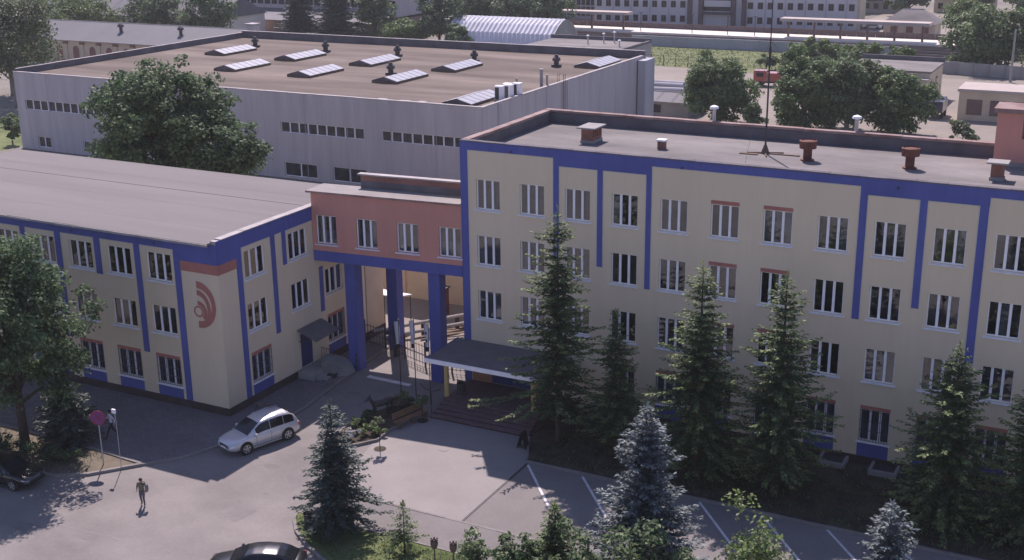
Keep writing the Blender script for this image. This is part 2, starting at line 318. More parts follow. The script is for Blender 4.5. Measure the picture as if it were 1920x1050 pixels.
# bed in front of the right building, kerb, drain
slab('spruce_bed', [(7.1, -.1), (7.1, -4.9), (8.35, -7.75), (8.45, -7.95), (60, -8.2), (60, -.1)], .10, 'soil')
kerb([(7.05, -4.95), (8.3, -7.7)], .14, .14); kerb([(8.4, -7.95), (60, -8.15)], .16, .13)
g = G()
for i in range(15): g.box(8.44, -8.1-i*.5-.49, .006, 8.56, -8.1-i*.5, .03)
struct('drain_channel', g, 'darkmetal')
# south footway and green strip
slab('footway', [(.35, -16.5), (.7, -15.95), (1.3, -15.72), (60, -15.72), (60, -18.5), (.3, -18.5), (.2, -17.4)], .09, 'walk')
kerb([(.3, -18.5), (.2, -17.4), (.35, -16.5), (.7, -15.95), (1.3, -15.7), (8.6, -15.7), (60, -15.75)], .14, .11)
sk = [(.3, -18.5), (.7, -19.3), (1.5, -20.2), (2.8, -21.1), (4.3, -21.9), (7, -22.9), (12, -24), (40, -27)]
slab('green_strip', sk+[(60, -28), (60, -18.55), (.4, -18.55)], .10, 'grassg'); kerb(sk, .16, .15); kerb([(.3, -18.55), (60, -18.6)], .12, .13)
g = G()
for k in range(8):
    if k == 2: continue
    x = 8.6+3.37*k; d = Vector((3.46, -4.26, 0)).normalized(); s = Vector((-d.y, d.x, 0))*.07; a = Vector((x, -8.2, .0155)); b = a+d*5.4
    for i in range(6):
        if rng.random() < .04: continue
        p = a+(b-a)*(i/6); q = a+(b-a)*((i+1)/6); g.quad(*(tuple(v) for v in (p-s, q-s, q+s, p+s)))
struct('parking_line', g, 'paint')
g = G().quad((-7.0, -1.15, .0085), (-3.6, -1.25, .0085), (-3.6, -.85, .0085), (-7.0, -.72, .0085)); struct('stop_line', g, 'paint')
g = G()
for x in (-10.2, -8.0): g.quad((x, -25.0+.06*(x+10), .0085), (x+2.2, -24.9+.06*(x+10), .0085), (x+2.2, -24.8+.06*(x+10), .0085), (x, -24.9+.06*(x+10), .0085))
struct('road_marking', g, 'kerb')
g = G().cyl(3.3, -8.5, .0, .022, .34, n=24); g.cyl(3.3, -8.5, .022, .028, .27, n=24); top('manhole_cover', g, 'plaza', 'round pale manhole cover set in the entrance plaza', 'manhole')
g = G()
for (x, y, rx, ry) in ((-4.3, -14.7, .55, .3), (-3.1, -13.9, .15, .12), (-2.5, -17.5, .2, .15)):
    n = 14; g.add([(x+rx*math.cos(2*PI*i/n)*rng.uniform(.8, 1.1), y+ry*math.sin(2*PI*i/n)*rng.uniform(.8, 1.1), .0082) for i in range(n)], [tuple(range(n))])
struct('oil_stain', g, 'walk')
g = G()
for poly in ([(-13.5, -26.2), (-7.2, -26.4), (-7.0, -25.6), (-13.3, -25.5)], [(-3.4, -20.4), (-1.9, -20.8), (-1.7, -19.2), (-3.3, -19.0)], [(-6.8, -5.2), (-4.6, -5.4), (-4.5, -3.6), (-6.6, -3.5)], [(-1.2, -13.2), (-.4, -14.6), (-1.9, -16.4), (-2.8, -15.2)]):
    g.add([(x+rng.uniform(-.05, .05), y+rng.uniform(-.05, .05), .0075) for x, y in poly], [(0, 1, 2, 3)])
struct('asphalt_patch', g, 'patch')

# ------------------------------------------------------------------ windows
WM = {}
def wmesh(w, h, n, dark=False):
    k = (round(w, 2), round(h, 2), n, dark)
    if k in WM: return WM[k]
    f = G(); t = .065; mw = .14; d0, d1 = .13, .20
    f.box(0, d0, 0, w, d1, t); f.box(0, d0, h-t, w, d1, h); f.box(0, d0, t, t, d1, h-t); f.box(w-t, d0, t, w, d1, h-t)
    pw = (w-2*t-(n-1)*mw)/n; xs = []
    for i in range(n):
        x = t+i*(pw+mw); xs.append(x)
        if i < n-1: f.box(x+pw, d0-.015, t, x+pw+mw, d1, h-t)
    p = G().box(0, .16, 0, pw, .172, h-2*t)
    s = G(); s.xprism([(-.10, -.10), (-.10, -.05), (.125, .0), (.125, -.10)], -.12, w+.12)
    c = G(); nn = 20; c.grid([[(pw*1.12*i/nn, .30+.035*math.sin(i*1.9), z) for i in range(nn+1)] for z in (.02, h-.05)])
    c2 = G(); c2.grid([[(pw*1.1*i/nn, .30+.03*math.sin(i*1.9), z) for i in range(nn+1)] for z in (.02, h*.45)])
    l = G().box(0, -.012, h+.002, w, .05, h+.22)
    gr = G(); nb = 11
    for i in range(nb):
        x = .05+(w-.1)*i/(nb-1); gr.box(x-.012, -.03, .03, x+.012, -.006, h-.03)
    for z in (.05, h*.35, h*.66, h-.06): gr.box(.03, -.034, z-.014, w-.03, -.026, z+.014)
    dd = G().box(-.03, -.015, -1.05, w+.03, .06, -.101)
    WM[k] = dict(f=f.mesh('window', 'white'), p=p.mesh('pane', 'darkglass' if dark else 'glass'), s=s.mesh('sill', 'sill'), c=c.mesh('curtain', 'curtain', smooth=True), c2=c.mesh('curtain', 'curtain2', smooth=True), cs=c2.mesh('curtain', 'curtain', smooth=True),
                 l=l.mesh('lintel', 'redtrim'), g=gr.mesh('grille', 'grille'), d=dd.mesh('dado_panel', 'blue'), xs=xs, t=t)
    return WM[k]
def window(parent, loc, rz, w, h, n=3, sill=True, lintel=False, grille=False, dado=False, curt=.45, dark=False):
    k = wmesh(w, h, n, dark); o = link('window', k['f'], parent, Vector(loc)-wl(parent), rz)
    for x in k['xs']: link('pane', k['p'], o, (x, 0, k['t']))
    if sill: link('sill', k['s'], o)
    mode = rng.random()
    if curt and mode < curt:
        kind = rng.choice(['c', 'c', 'c2', 'cs']); which = rng.choice([[0], [n-1], [0, n-1], list(range(n)), [1 % n]])
        for i in which: link('curtain', k[kind], o, (k['xs'][i]-.03, 0, k['t']))
    if lintel: link('lintel', k['l'], o)
    if grille: link('grille', k['g'], o)
    if dado: link('dado_panel', k['d'], o)
    return o
def wallgrid(g, org, rz, u0, u1, z0, z1, ops, reveal=.26, mi=0):
    """wall sheet in its local plane (u along, outward = local -y) with rectangular openings and reveals"""
    c, s = math.cos(rz), math.sin(rz)
    T = lambda u, d, z: (org[0]+c*u-s*d, org[1]+s*u+c*d, org[2]+z)
    us = sorted({u0, u1, *[v for o in ops for v in (o[0], o[1]) if u0 < v < u1]}); zs = sorted({z0, z1, *[v for o in ops for v in (o[2], o[3]) if z0 < v < z1]})
    for a, b in zip(us[:-1], us[1:]):
        for p, q in zip(zs[:-1], zs[1:]):
            m, n = (a+b)/2, (p+q)/2
            if any(o[0] < m < o[1] and o[2] < n < o[3] for o in ops): continue
            g.quad(T(a, 0, p), T(b, 0, p), T(b, 0, q), T(a, 0, q), mi)
    for a, b, p, q in ops:
        a, b, p, q = max(a, u0), min(b, u1), max(p, z0), min(q, z1)
        if a >= b or p >= q: continue
        r = reveal
        g.quad(T(a, 0, p), T(a, r, p), T(a, r, q), T(a, 0, q), mi); g.quad(T(b, 0, p), T(b, 0, q), T(b, r, q), T(b, r, p), mi)
        g.quad(T(a, 0, p), T(b, 0, p), T(b, r, p), T(a, r, p), mi); g.quad(T(a, 0, q), T(a, r, q), T(b, r, q), T(b, 0, q), mi)

# ------------------------------------------------------------------ the four-storey building on the right
rb = thing('school_building', 'four-storey beige building with blue bands and flat parapet roof', 'building', (18, 6, 0))
XR = 36.0; YB = 12.3; ZT = 16.39; ZR = 15.5
PX = [1.047+3.0*i for i in range(12)]; WW, WH = 1.633, 1.895; ZB = [1.47, 5.03, 8.594, 12.157]
ops = [(x, x+WW, z, z+WH) for x in PX for z in ZB if not (z < 2 and x < 7.5)]
door_op = [(1.9, 4.7, .75, 3.1)]
g = G(); wallgrid(g, (0, 0, 0), 0, 0, XR, .55, ZT-.02, ops+door_op)
g.quad((0, YB, .55), (0, 0, .55), (0, 0, ZT-.02), (0, YB, ZT-.02)); g.quad((XR, 0, 0), (XR, YB, 0), (XR, YB, ZT-.02), (XR, 0, ZT-.02)); g.quad((XR, YB, 0), (0, YB, 0), (0, YB, ZT-.02), (XR, YB, ZT-.02))
g.build('wall', 'yellow', rb)
g = G(); g.box(-.03, -.05, 0, 1.5, .02, .56); g.box(5.2, -.05, 0, XR+.03, .02, .56); g.box(-.03, .02, 0, .0, YB, .56); g.build('plinth', 'plinth', rb)
g = G()
for z in (.6, 4.3, 7.87, 11.43): g.box(.3, .35, z-.15, XR-.3, 5, z)
g.box(.3, 2.6, .6, XR-.3, 2.75, 15.2)
for i in range(1, 12, 2): g.box(.3+3.0*i+.3, .35, .6, .3+3.0*i+.42, 2.6, 15.2)
g.build('interior', 'room', rb)
def band(parent, nm, rects, y=0, m='blue', out=.03, rz=0, org=(0, 0, 0)):
    g = G(); c, s = math.cos(rz), math.sin(rz)
    for u0, u1, z0, z1 in rects:
        k = G().box(u0, -out, z0, u1, .01, z1); g.add([(org[0]+c*x-s*yy, org[1]+s*x+c*yy, z) for x, yy, z in k.v], k.f)
    return g.build(nm, m, parent)
band(rb, 'blue_cornice', [(-.03, 6.3, 15.82, ZT), (6.3, 12.5, 15.34, ZT), (12.5, 24.2, 15.86, ZT), (24.2, 30.62, 15.42, ZT), (30.62, XR, 15.88, ZT)])
for u0, u1, zb, zt in ((-.03, .48, .56, 15.82), (6.3, 6.66, 9.5, 15.34), (9.14, 9.48, 9.5, 15.34), (12.18, 12.5, 8.52, 15.34), (24.2, 24.58, 8.5, 15.42), (27.25, 27.62, 9.55, 15.42), (30.17, 30.6, 6.95, 15.42)):
    band(rb, 'blue_stripe', [(u0, u1, zb, zt-.001)])
tr = []
for a, b, z in ((.48, 6.3, 15.82), (6.66, 9.14, 15.34), (9.48, 12.18, 15.34), (12.5, 24.2, 15.86), (24.58, 27.25, 15.42), (27.62, 30.17, 15.42), (30.6, 35, 15.88)): tr.append((a+.055, b-.055, z-.055, z-.002))
for u, zb, zt in ((.482, 4, 15.8), (6.245, 9.5, 15.8), (6.662, 9.5, 15.33), (9.085, 9.5, 15.33), (9.482, 9.5, 15.33), (12.125, 8.5, 15.33), (12.502, 8.5, 15.84), (24.145, 8.5, 15.84), (24.582, 8.5, 15.4), (27.195, 9.5, 15.4), (27.622, 9.5, 15.4), (30.115, 6.95, 15.4), (30.602, 6.95, 15.86)): tr.append((u, u+.053, zb, zt))
band(rb, 'pale_edging', tr, m='yellowtrim', out=.012)
for i, x in enumerate(PX):
    for r, z in enumerate(ZB):
        if r == 0 and x < 7.5: continue
        window(rb, (x, 0, z), 0, WW, WH, lintel=(r == 0 or i in (5, 6)), grille=(r == 0), dado=(r == 0))
g = G().box(.36, .36, 15.3, XR-.36, YB-.36, ZR); g.build('roof', 'roofR', rb)
g = G(); g.box(0, 0, 15.3, .35, YB, 16.2); g.box(.35, YB-.35, 15.3, XR-.35, YB, 16.2); g.box(XR-.35, 0, 15.3, XR, YB, 16.2); g.build('parapet', 'parapet', rb)
g = G(); g.box(.35, .012, 15.3, XR-.35, .30, ZT-.08); g.build('front_upstand', 'parapet', rb)
g = G()   # copings: rusty metal in short lengths
def cop(g, x0, y0, x1, y1, z, h=.10, seg=2.0):
    L = max(abs(x1-x0), abs(y1-y0)); n = int(L/seg); ax = abs(x1-x0) > abs(y1-y0)
    for i in range(n):
        t0, t1 = i/n, (i+1)/n; dz = rng.uniform(-.012, .012)
        if ax: g.box(x0+(x1-x0)*t0+.01, y0, z+dz, x0+(x1-x0)*t1-.01, y1, z+h+dz)
        else: g.box(x0, y0+(y1-y0)*t0+.01, z+dz, x1, y0+(y1-y0)*t1-.01, z+h+dz)
cop(g, -.06, .36, .44, YB-.42, 16.23, .16); cop(g, -.06, YB-.42, XR, YB+.06, 16.23, .16); g.build('coping', 'copingred', rb)
g = G(); cop(g, -.04, -.06, XR, .34, ZT-.06, .07, 1.5); g.build('coping', 'parapet', rb)
for x in (3.5, 14.3, 26.1): 
    g = G().tube([(x, .02, 15.95), (x, -.14, 15.92)], .055, 8); g.build('drain_spout', 'darkmetal', rb)
# roof furniture
def chimney_slab(x, y, w, d, h, label, holes=True):
    t = thing('brick_vent', label, 'chimney', (x, y, ZR)); g = G(); g.box(x-w/2, y-d/2, ZR, x+w/2, y+d/2, ZR+.18); g.build('base', 'concrete', t)
    g = G(); n = 5 if holes else 1
    if holes:
        g.box(x-w/2+.04, y-d/2+.04, ZR+.18, x+w/2-.04, y+d/2-.04, ZR+.18+h*.25); zz = ZR+.18+h*.25; step = (d-.08)/n
        for s in (-1, 1):
            for i in range(n+1):
                yy = y-d/2+.04+i*step; g.box(x+s*(w/2-.16)-.11, max(yy-.055, y-d/2+.04), zz, x+s*(w/2-.16)+.11, min(yy+.055, y+d/2-.04), ZR+.18+h)
        g.box(x-w/2+.27, y-d/2+.05, zz, x+w/2-.27, y-d/2+.16, ZR+.18+h); g.box(x-w/2+.27, y+d/2-.16, zz, x+w/2-.27, y+d/2-.05, ZR+.18+h)
    else: g.box(x-w/2+.05, y-d/2+.05, ZR+.18, x+w/2-.05, y+d/2-.05, ZR+.18+h)
    g.build('brick_shaft', 'brick', t); g = G().box(x-w/2-.18, y-d/2-.18, ZR+.18+h, x+w/2+.18, y+d/2+.18, ZR+.27+h); g.build('cap_slab', 'concrete', t)
chimney_slab(5.7, 6.9, .9, 1.5, .75, 'brick roof vent with slotted sides and wide concrete cap')
chimney_slab(30.2, 6.1, .75, .75, .75, 'small square brick chimney with concrete cap near red stair tower', False)
t = thing('vent_pipe', 'short dark vent stub with pale lid on the parapet roof', 'vent', (10.6, 6.5, ZR)); g = G(); g.box(10.4, 6.3, ZR, 10.85, 6.7, ZR+.5); g.build('body', 'brickwall', t); G().box(10.34, 6.24, ZR+.5, 10.91, 6.76, ZR+.6).build('lid', 'white', t)
for x, y, lab in ((19.6, 6.8, 'rusty red mushroom vent between antenna mast and the other mushroom vent'), (25.4, 7.0, 'rusty red mushroom vent nearest the small brick chimney')):
    t = thing('mushroom_vent', lab, 'vent', (x, y, ZR), group='mushroom vents on the parapet roof')
    G().lathe(x, y, [(.40, ZR), (.40, ZR+.08), (.26, ZR+.1), (.26, ZR+.95)]).build('shaft', 'rust', t); G().lathe(x, y, [(.30, ZR+.72), (.50, ZR+.74), (.52, ZR+1.18), (.44, ZR+1.22), (.44, ZR+1.16), (.05, ZR+1.14)]).build('hood', 'rust', t)
t = thing('antenna_mast', 'tall thin black antenna mast with guy wires on the flat roof', 'mast', (16.8, 7.7, ZR))
G().tube([(16.8, 7.7, ZR), (16.8, 7.7, ZR+4), (16.8, 7.7, ZR+7), (16.82, 7.7, ZR+12)], [.06, .055, .04, .015], 8).build('mast', 'darkmetal', t)
G().tube([(16.8, 7.7, ZR+5.2), (16.8, 7.7, ZR+6.4)], .075, 8).build('sleeve', 'darkmetal', t)
g = G(); g.lathe(16.8, 7.7, [(.28, ZR), (.2, ZR+.25), (.08, ZR+.55)], 8)
for a in range(0, 360, 90): g.tube([(16.8, 7.7, ZR+.06), (16.8+1.1*math.cos(R(a+20)), 7.7+1.1*math.sin(R(a+20)), ZR+.05)], .05, 5)
g.box(15.4, 7.0, ZR+.002, 16.5, 7.25, ZR+.06); g.box(17.1, 7.6, ZR+.002, 18.9, 7.8, ZR+.06); g.build('base', 'oldwood', t)
for x, y in ((13.5, 11.8), (20.6, 11.8), (17.6, 1.0)): G().tube([(16.8, 7.7, ZR+6.8), (x, y, ZR+.5 if y > 2 else ZR+.8)], .008, 4).build('guy_wire', 'darkmetal', t)
for x, lab in ((11.9, 'white-capped vent pipe behind the roof parapet, left one'), (21.1, 'white-capped vent pipe behind the roof parapet, right one')):
    t = thing('capped_pipe', lab, 'vent', (x, 12.6, 14), group='capped vent pipes at the rear parapet'); G().cyl(x, 12.62, 13, 17.1, .12, n=10).build('pipe', 'steel', t); G().lathe(x, 12.62, [(.14, 17.1), (.30, 17.15), (.26, 17.28), (.05, 17.36)]).build('cap', 'white', t)
# stair tower
t = thing('stair_tower', 'terracotta stair tower standing on the roof at right edge', 'roof tower', (32.5, 11, ZR))
G().box(29.5, 9.9, ZR, 30.9, 11.9, 18.55).build('wall', 'red', t); G().box(29.48, 9.86, ZR, 36, 11.92, ZR+.22).build('base_course', 'coping', t); g = G(); g.box(30.9, 9.9, ZR+.22, 35.9, 11.9, 17.1); g.build('low_wall', 'red', t)
G().box(29.3, 9.7, 18.55, 31.1, 12.1, 18.8).build('cap', 'copingred', t); G().box(31.1, 9.6, 18.1, 36, 12.1, 18.35).build('roof', 'copingred', t); G().box(33.5, 9.95, 17.1, 33.7, 11.8, 18.1).build('post', 'darkmetal', t)
G().box(31.2, 10.2, 17.1, 31.9, 10.9, 17.75).build('vent_box', 'darkmetal', t)

# ------------------------------------------------------------------ entrance: steps, porch, canopy
t = thing('entrance_steps', 'dark red tiled steps and porch in front of the main entrance', 'steps', (3.6, -3, 0))
for i in range(5):
    g = G(); y0 = -5.0+i*.36; g.box(.25+.04*i, y0, .0 if i == 0 else .15*i+.0005, 7.0-.02*i, -.06 if i == 4 else y0+.5, .15*(i+1)-.001, 1); g.box(.25+.04*i, y0-.035, .15*(i+1)-.001, 7.0-.02*i, -.06 if i == 4 else y0+.36, .15*(i+1)+.03, 0); g.build('step', ['step', 'stepnose'], t)
t = thing('entrance_canopy', 'flat dark canopy on ochre posts over the main entrance', 'canopy', (3.5, -2, 0))
G().box(-.45, -4.15, 3.32, 7.6, .25 if False else -.04, 3.5).build('roof', 'canopyroof', t); G().box(-.5, -4.22, 3.26, 7.65, -4.15, 3.53).build('fascia', 'white', t); G().box(-.5, -4.15, 3.26, -.45, -.04, 3.53).build('fascia', 'blue', t); G().box(-.4, -4.14, 3.22, 7.55, -.06, 3.315).build('soffit', 'blue', t)
for x in (.4, 6.45): G().cyl(x, -3.1, .775, 3.22, .17, .15, n=16).build('post', 'ochre', t)
t = rb
G().box(.55, -.06, .76, 1.75, .02, 3.2).build('portal_panel', 'orange', rb); G().box(4.75, -.06, .76, 6.0, .02, 3.2).build('portal_panel', 'orange', rb)
G().box(1.75, -.045, .76, 1.9, .02, 3.2).build('portal_jamb', 'redtrim', rb)
d = G().box(1.92, .1, .78, 3.28, .16, 3.05).build('door', 'bluedoor', rb); G().box(3.12, .04, 1.7, 3.17, .1, 2.1).build('handle', 'steel', d)
d = G().box(3.32, .1, .78, 4.68, .16, 3.05).build('door', 'bluedoor', rb); G().box(3.43, .04, 1.7, 3.48, .1, 2.1).build('handle', 'steel', d)
t = thing('litter_bin', 'dark litter bin on a stand beside the ochre canopy post', 'bin', (1.1, -2.5, .78)); G().lathe(1.1, -2.5, [(.2, .95), (.26, 1.0), (.29, 1.55), (.24, 1.55), (.2, 1.05)]).build('bucket', 'darkmetal', t); g = G(); g.box(.8, -2.52, .78, .84, -2.48, 1.7); g.box(1.36, -2.52, .78, 1.40, -2.48, 1.7); g.box(.8, -2.53, 1.62, 1.4, -2.47, 1.70); g.box(.75, -2.7, .775, 1.45, -2.3, .80); g.build('stand', 'darkmetal', t)

# ------------------------------------------------------------------ three-storey building on the left
lb = thing('workshop_building', 'three-storey beige building with blue bands and pale flat roof', 'building', (-25, -4, 0))
XL = -10.84; YL = -10.4; XLL = -44.0; YLB = 4.8; ZL = 11.1
DX = [-16.43-3.25*i for i in range(6)]; LW, LH = 1.97, 1.79; LZ = [1.41, 4.82, 8.24]
fo = [(x, x+LW, z, z+LH) for x in DX for z in LZ]
AY = [-7.94, -3.54, .19]
ro = [(y, y+LW, z, z+LH) for y in AY for z in LZ if not (y == -3.54 and z < 2)]; ro = [o for o in ro if not (o[0] > 0 and o[2] > 7)]
dr = (-2.95, -1.55, .62, 3.0)
g = G(); wallgrid(g, (0, YL, 0), 0, XLL, XL, .6, ZL-.1, fo); wallgrid(g, (XL, 0, 0), PI/2, YL, YLB, .6, ZL-.1, ro+[dr])
g.quad((XL, YLB, 0), (XLL, YLB, 0), (XLL, YLB, ZL-.1), (XL, YLB, ZL-.1)); g.quad((XLL, YLB, 0), (XLL, YL, 0), (XLL, YL, ZL-.1), (XLL, YLB, ZL-.1)); g.build('wall', 'yellow', lb)
g = G(); g.box(XLL, YL-.05, 0, XL+.05, YL+.03, .61); g.box(XL-.03, YL+.03, 0, XL+.05, -3.0, .61); g.box(XL-.03, -1.5, 0, XL+.05, YLB, .61); g.build('plinth', 'plinth', lb)
g = G()
for z in (.65, 4.1, 7.5): g.box(XLL+.3, YL+.35, z-.15, XL-.3, YLB-.3, z)
g.box(XLL+.3, YL+2.6, .65, XL-2.7, YL+2.75, 10.8); g.box(XL-2.75, YL+2.6, .65, XL-2.6, YLB-.3, 10.8)
for y in (-4.5, -.6): g.box(XL-2.6, y, .65, XL-.35, y+.12, 10.8)
for i in range(6): g.box(-17.2-3.25*i, YL+.35, .65, -17.08-3.25*i, YL+2.6, 10.8)
g.build('interior', 'room', lb)
for x in DX[:5]:
    for r, z in enumerate(LZ): window(lb, (x, YL, z), 0, LW, LH, lintel=(r == 0), grille=(r == 0), dado=(r == 0), curt=.6)
for y in AY:
    for r, z in enumerate(LZ):
        if (y == -3.54 and r == 0) or (y > 0 and r == 2): continue
        window(lb, (XL, y, z), PI/2, LW, LH, lintel=(r == 0), grille=(r == 0), dado=(r == 0), curt=.6)
band(lb, 'blue_cornice', [(XLL, -13.7, 10.42, ZL-.06), (-13.7, XL+.03, 9.80, ZL-.06)], org=(0, YL, 0))
band(lb, 'blue_cornice', [(YL+.012, -8.2, 9.80, ZL+.18), (-8.2, -.62, 10.36, ZL+.18)], rz=PI/2, org=(XL, 0, 0))
for u0, u1, zb in ((-14.2, -13.7, .62), (-17.37, -16.9, 3.35), (-20.7, -20.2, 8.05), (-24.1, -23.6, 3.35), (-27.2, -26.75, .62), (-30.5, -30.05, 3.35)):
    band(lb, 'blue_stripe', [(u0, u1, zb, 10.418)], org=(0, YL, 0))
for u0, u1, zb, zt in ((-8.68, -8.2, .62, 9.798), (-5.35, -4.92, 3.85, 10.358), (-4.22, -3.82, 8.15, 10.358), (-.5, -.08, 3.85, 7.0)):
    band(lb, 'blue_stripe', [(u0, u1, zb, zt)], rz=PI/2, org=(XL, 0, 0))
band(lb, 'terracotta_band', [(-13.7, XL+.032, 9.18, 9.798)], m='redtrim', org=(0, YL, 0), out=.032); band(lb, 'terracotta_band', [(YL+.012, -8.68, 9.18, 9.798)], m='redtrim', rz=PI/2, org=(XL, 0, 0), out=.030)
tr = []
for x in DX[:5]: tr += [(x-.42, x+LW+.42, 10.36, 10.416)]
for u in (-14.255, -16.89, -17.42, -20.19, -20.755, -23.59, -24.155, -26.74): tr.append((u, u+.05, 8.1 if u < -20 and u > -20.8 else 3.4, 10.35))
band(lb, 'pale_edging', tr, m='yellowtrim', org=(0, YL, 0), out=.012)
tr = [(-8.14, -5.41, 10.30, 10.356), (-4.86, -4.28, 10.30, 10.356), (-3.76, -.7, 10.30, 10.356)]+[(u, u+.05, zb, 10.29) for u, zb in ((-8.19, 3.5), (-5.41, 3.85), (-4.91, 3.85), (-3.81, 8.15), (-4.275, 8.15))]
band(lb, 'pale_edging', tr, m='yellowtrim', rz=PI/2, org=(XL, 0, 0), out=.012)
# arcs emblem on the corner
def ring(g, cx, cz, r0, r1, a0, a1, y, n=28, sx=1.0):
    for i in range(n):
        a, b = R(a0+(a1-a0)*i/n), R(a0+(a1-a0)*(i+1)/n); P = lambda r, q, yy: (cx+sx*r*math.cos(q), yy, cz+r*math.sin(q))
        g.quad(P(r0, a, y), P(r1, a, y), P(r1, b, y), P(r0, b, y)); g.quad(P(r1, a, y), P(r1, a, y+.02), P(r1, b, y+.02), P(r1, b, y)); g.quad(P(r0, a, y), P(r0, b, y), P(r0, b, y+.02), P(r0, a, y+.02))
def cres(g, cx, cz, y, r_out, c_in, r_in, a0, a1, n=30):
    """crescent between an outer circle about (cx,cz) and an inner circle about c_in"""
    for i in range(n):
        a, b = R(a0+(a1-a0)*i/n), R(a0+(a1-a0)*(i+1)/n)
        o = lambda q: (cx+r_out[0]*math.cos(q), cz+r_out[1]*math.sin(q)); k = lambda q: (c_in[0]+r_in[0]*math.cos(q), c_in[1]+r_in[1]*math.sin(q))
        g.quad(*[(p[0], y, p[1]) for p in (k(a), o(a), o(b), k(b))])
ye = YL-.02
em = G(); ring(em, -12.58, 6.69, .26, .37, 0, 360, ye); em.build('emblem_ring', 'redtrim', lb)
for (c0, ro_, ri_, a1, dy) in (((-12.55, 7.14), (1.35, 1.49), (1.03, 1.05), -95, 0), ((-12.57, 6.85), (.97, 1.22), (.70, .88), -42, .002), ((-12.58, 6.69), (.66, .69), (.42, .42), -48, .004)):
    g = G(); cres(g, *c0, ye-dy, ro_, c0, ri_, 92, a1); g.build('emblem_arc', 'redtrim', lb)
g = G().box(XLL-.4, YL-.35, ZL-.06, XL-.42, YLB+.3, ZL+.06)
for i in (3, 7, 12):
    y = YL-.35+i*1.02; g.box(XLL-.4, y, ZL+.058, XL-.42, y+.04, ZL+.064)
g.build('roof', 'roofL', lb)
G().box(XLL, -.6, ZL+.06, XL-.44, -.55, ZL+.075).build('roof_seam', 'parapet', lb)
g = G(); cop(g, XL-.42, YL+.4, XL+.10, YLB, ZL+.18, .06, 2); g.box(XL-.42, YL+.02, ZL-.06, XL-.02, YLB, ZL+.17); g.build('coping', 'coping', lb)
g = G(); cop(g, XLL-.4, YL-.42, XL-.3, YL-.353, ZL-.10, .14, 2); g.build('eaves_trim', 'coping', lb)
for x in (-15.6, -22.5): G().tube([(x, YL+.02, 10.66), (x, YL-.12, 10.64)], .05, 8).build('drain_spout', 'darkmetal', lb)
d = G().box(XL-.2, -2.93, .64, XL-.12, -1.57, 2.98).build('door', 'bluedoor', lb)
for y0, y1 in ((-2.8, -2.35), (-2.15, -1.7)): G().box(XL-.119, y0, 1.9, XL-.105, y1, 2.8).build('door_pane', 'glass', d)
G().tube([(XL-.06, -1.75, 1.5), (XL-.06, -1.75, 1.8)], .02, 6).build('handle', 'steel', d)
t = thing('door_canopy', 'small dark pitched canopy above the side door', 'canopy', (XL, -2.2, 3.2)); g = G()
g.add([(XL+.04, -3.3, 3.45), (XL+.04, -.6, 3.45), (XL+1.7, -.9, 3.05), (XL+1.7, -3.5, 3.0), (XL+.04, -3.3, 3.38), (XL+.04, -.6, 3.38), (XL+1.7, -.9, 2.98), (XL+1.7, -3.5, 2.93)], [(0, 3, 2, 1), (4, 5, 6, 7), (0, 1, 5, 4), (1, 2, 6, 5), (2, 3, 7, 6), (3, 0, 4, 7)]); g.build('roof', 'canopyroof', t)
for y in (-3.2, -1.0): G().tube([(XL+.05, y, 2.6), (XL+1.4, y, 3.05)], .025, 5).build('bracket', 'darkmetal', t)
t = thing('side_stoop', 'low concrete stoop with steps before the side door', 'steps', (XL+1, -2.3, 0)); G().box(XL+.06, -3.5, .0, XL+1.3, -.9, .62).build('landing', 'concrete', t); G().box(XL+1.3, -3.2, .0, XL+1.65, -1.2, .42).build('step', 'concrete', t); G().box(XL+1.65, -3.0, .0, XL+2.0, -1.4, .24).build('step', 'concrete', t)
t = thing('stoop_railing', 'thin curled metal railing standing on the side stoop', 'railing', (XL+1.2, -1, .6)); g = G(); g.tube([(XL+.2, -1.0, .62), (XL+.2, -1.0, 1.5), (XL+1.2, -1.0, 1.45), (XL+1.2, -1.0, .62)], .025, 6); g.build('frame', 'darkmetal', t)
for i in range(1, 5): G().tube([(XL+.2+.2*i, -1.0, .62), (XL+.2+.2*i+.06, -1.0, 1.0), (XL+.2+.2*i, -1.0, 1.47)], .014, 5).build('baluster', 'darkmetal', t)
# leaning round stone relief
t = thing('round_stone_slab', 'tilted round layered grey stone slab on the forecourt beside blue column', 'stone slab', (-9.3, -1.4, .1)); 
g = G(); A = Matrix.Translation((-9.15, -1.35, .55)) @ Matrix.Rotation(R(24), 4, Vector((.35, 1, 0)).normalized())
def shell(g, A, rx, ry, z0, z1, seed, n=26):
    q = random.Random(seed); rr = [q.uniform(.93, 1.05) for _ in range(n)]; vs = [tuple(A @ Vector((rx*rr[i]*math.cos(2*PI*i/n), ry*rr[i]*math.sin(2*PI*i/n), z))) for z in (z0, z1) for i in range(n)]
    g.add(vs, [(i, (i+1) % n, n+(i+1) % n, n+i) for i in range(n)]+[tuple(range(n-1, -1, -1)), tuple(range(n, 2*n))])
shell(g, A, 1.25, 1.0, -.1, .08, 1); g.build('base_disc', 'tarp', t)
for k, (rx, ry) in enumerate(((1.05, .84), (.82, .66), (.58, .45))):
    g = G(); shell(g, A, rx, ry, .08+.05*k, .13+.05*k, k+3); g.build('layer', 'tarp', t)
g = G().box(-9.9, -2.5, .12, -8.6, -1.9, .35); g.box(-9.7, -2.0, .12, -9.3, -.8, .45); g.build('support', 'darkmetal', t)
t = thing('bollard', 'thin dark post at the foot of the blue column', 'post', (-8.0, -.7, .12)); G().cyl(-8.0, -.75, .12, 1.3, .05, n=8).build('shaft', 'darkmetal', t); G().cyl(-8.0, -.75, 1.3, 1.36, .07, .03, n=8).build('cap', 'darkmetal', t)

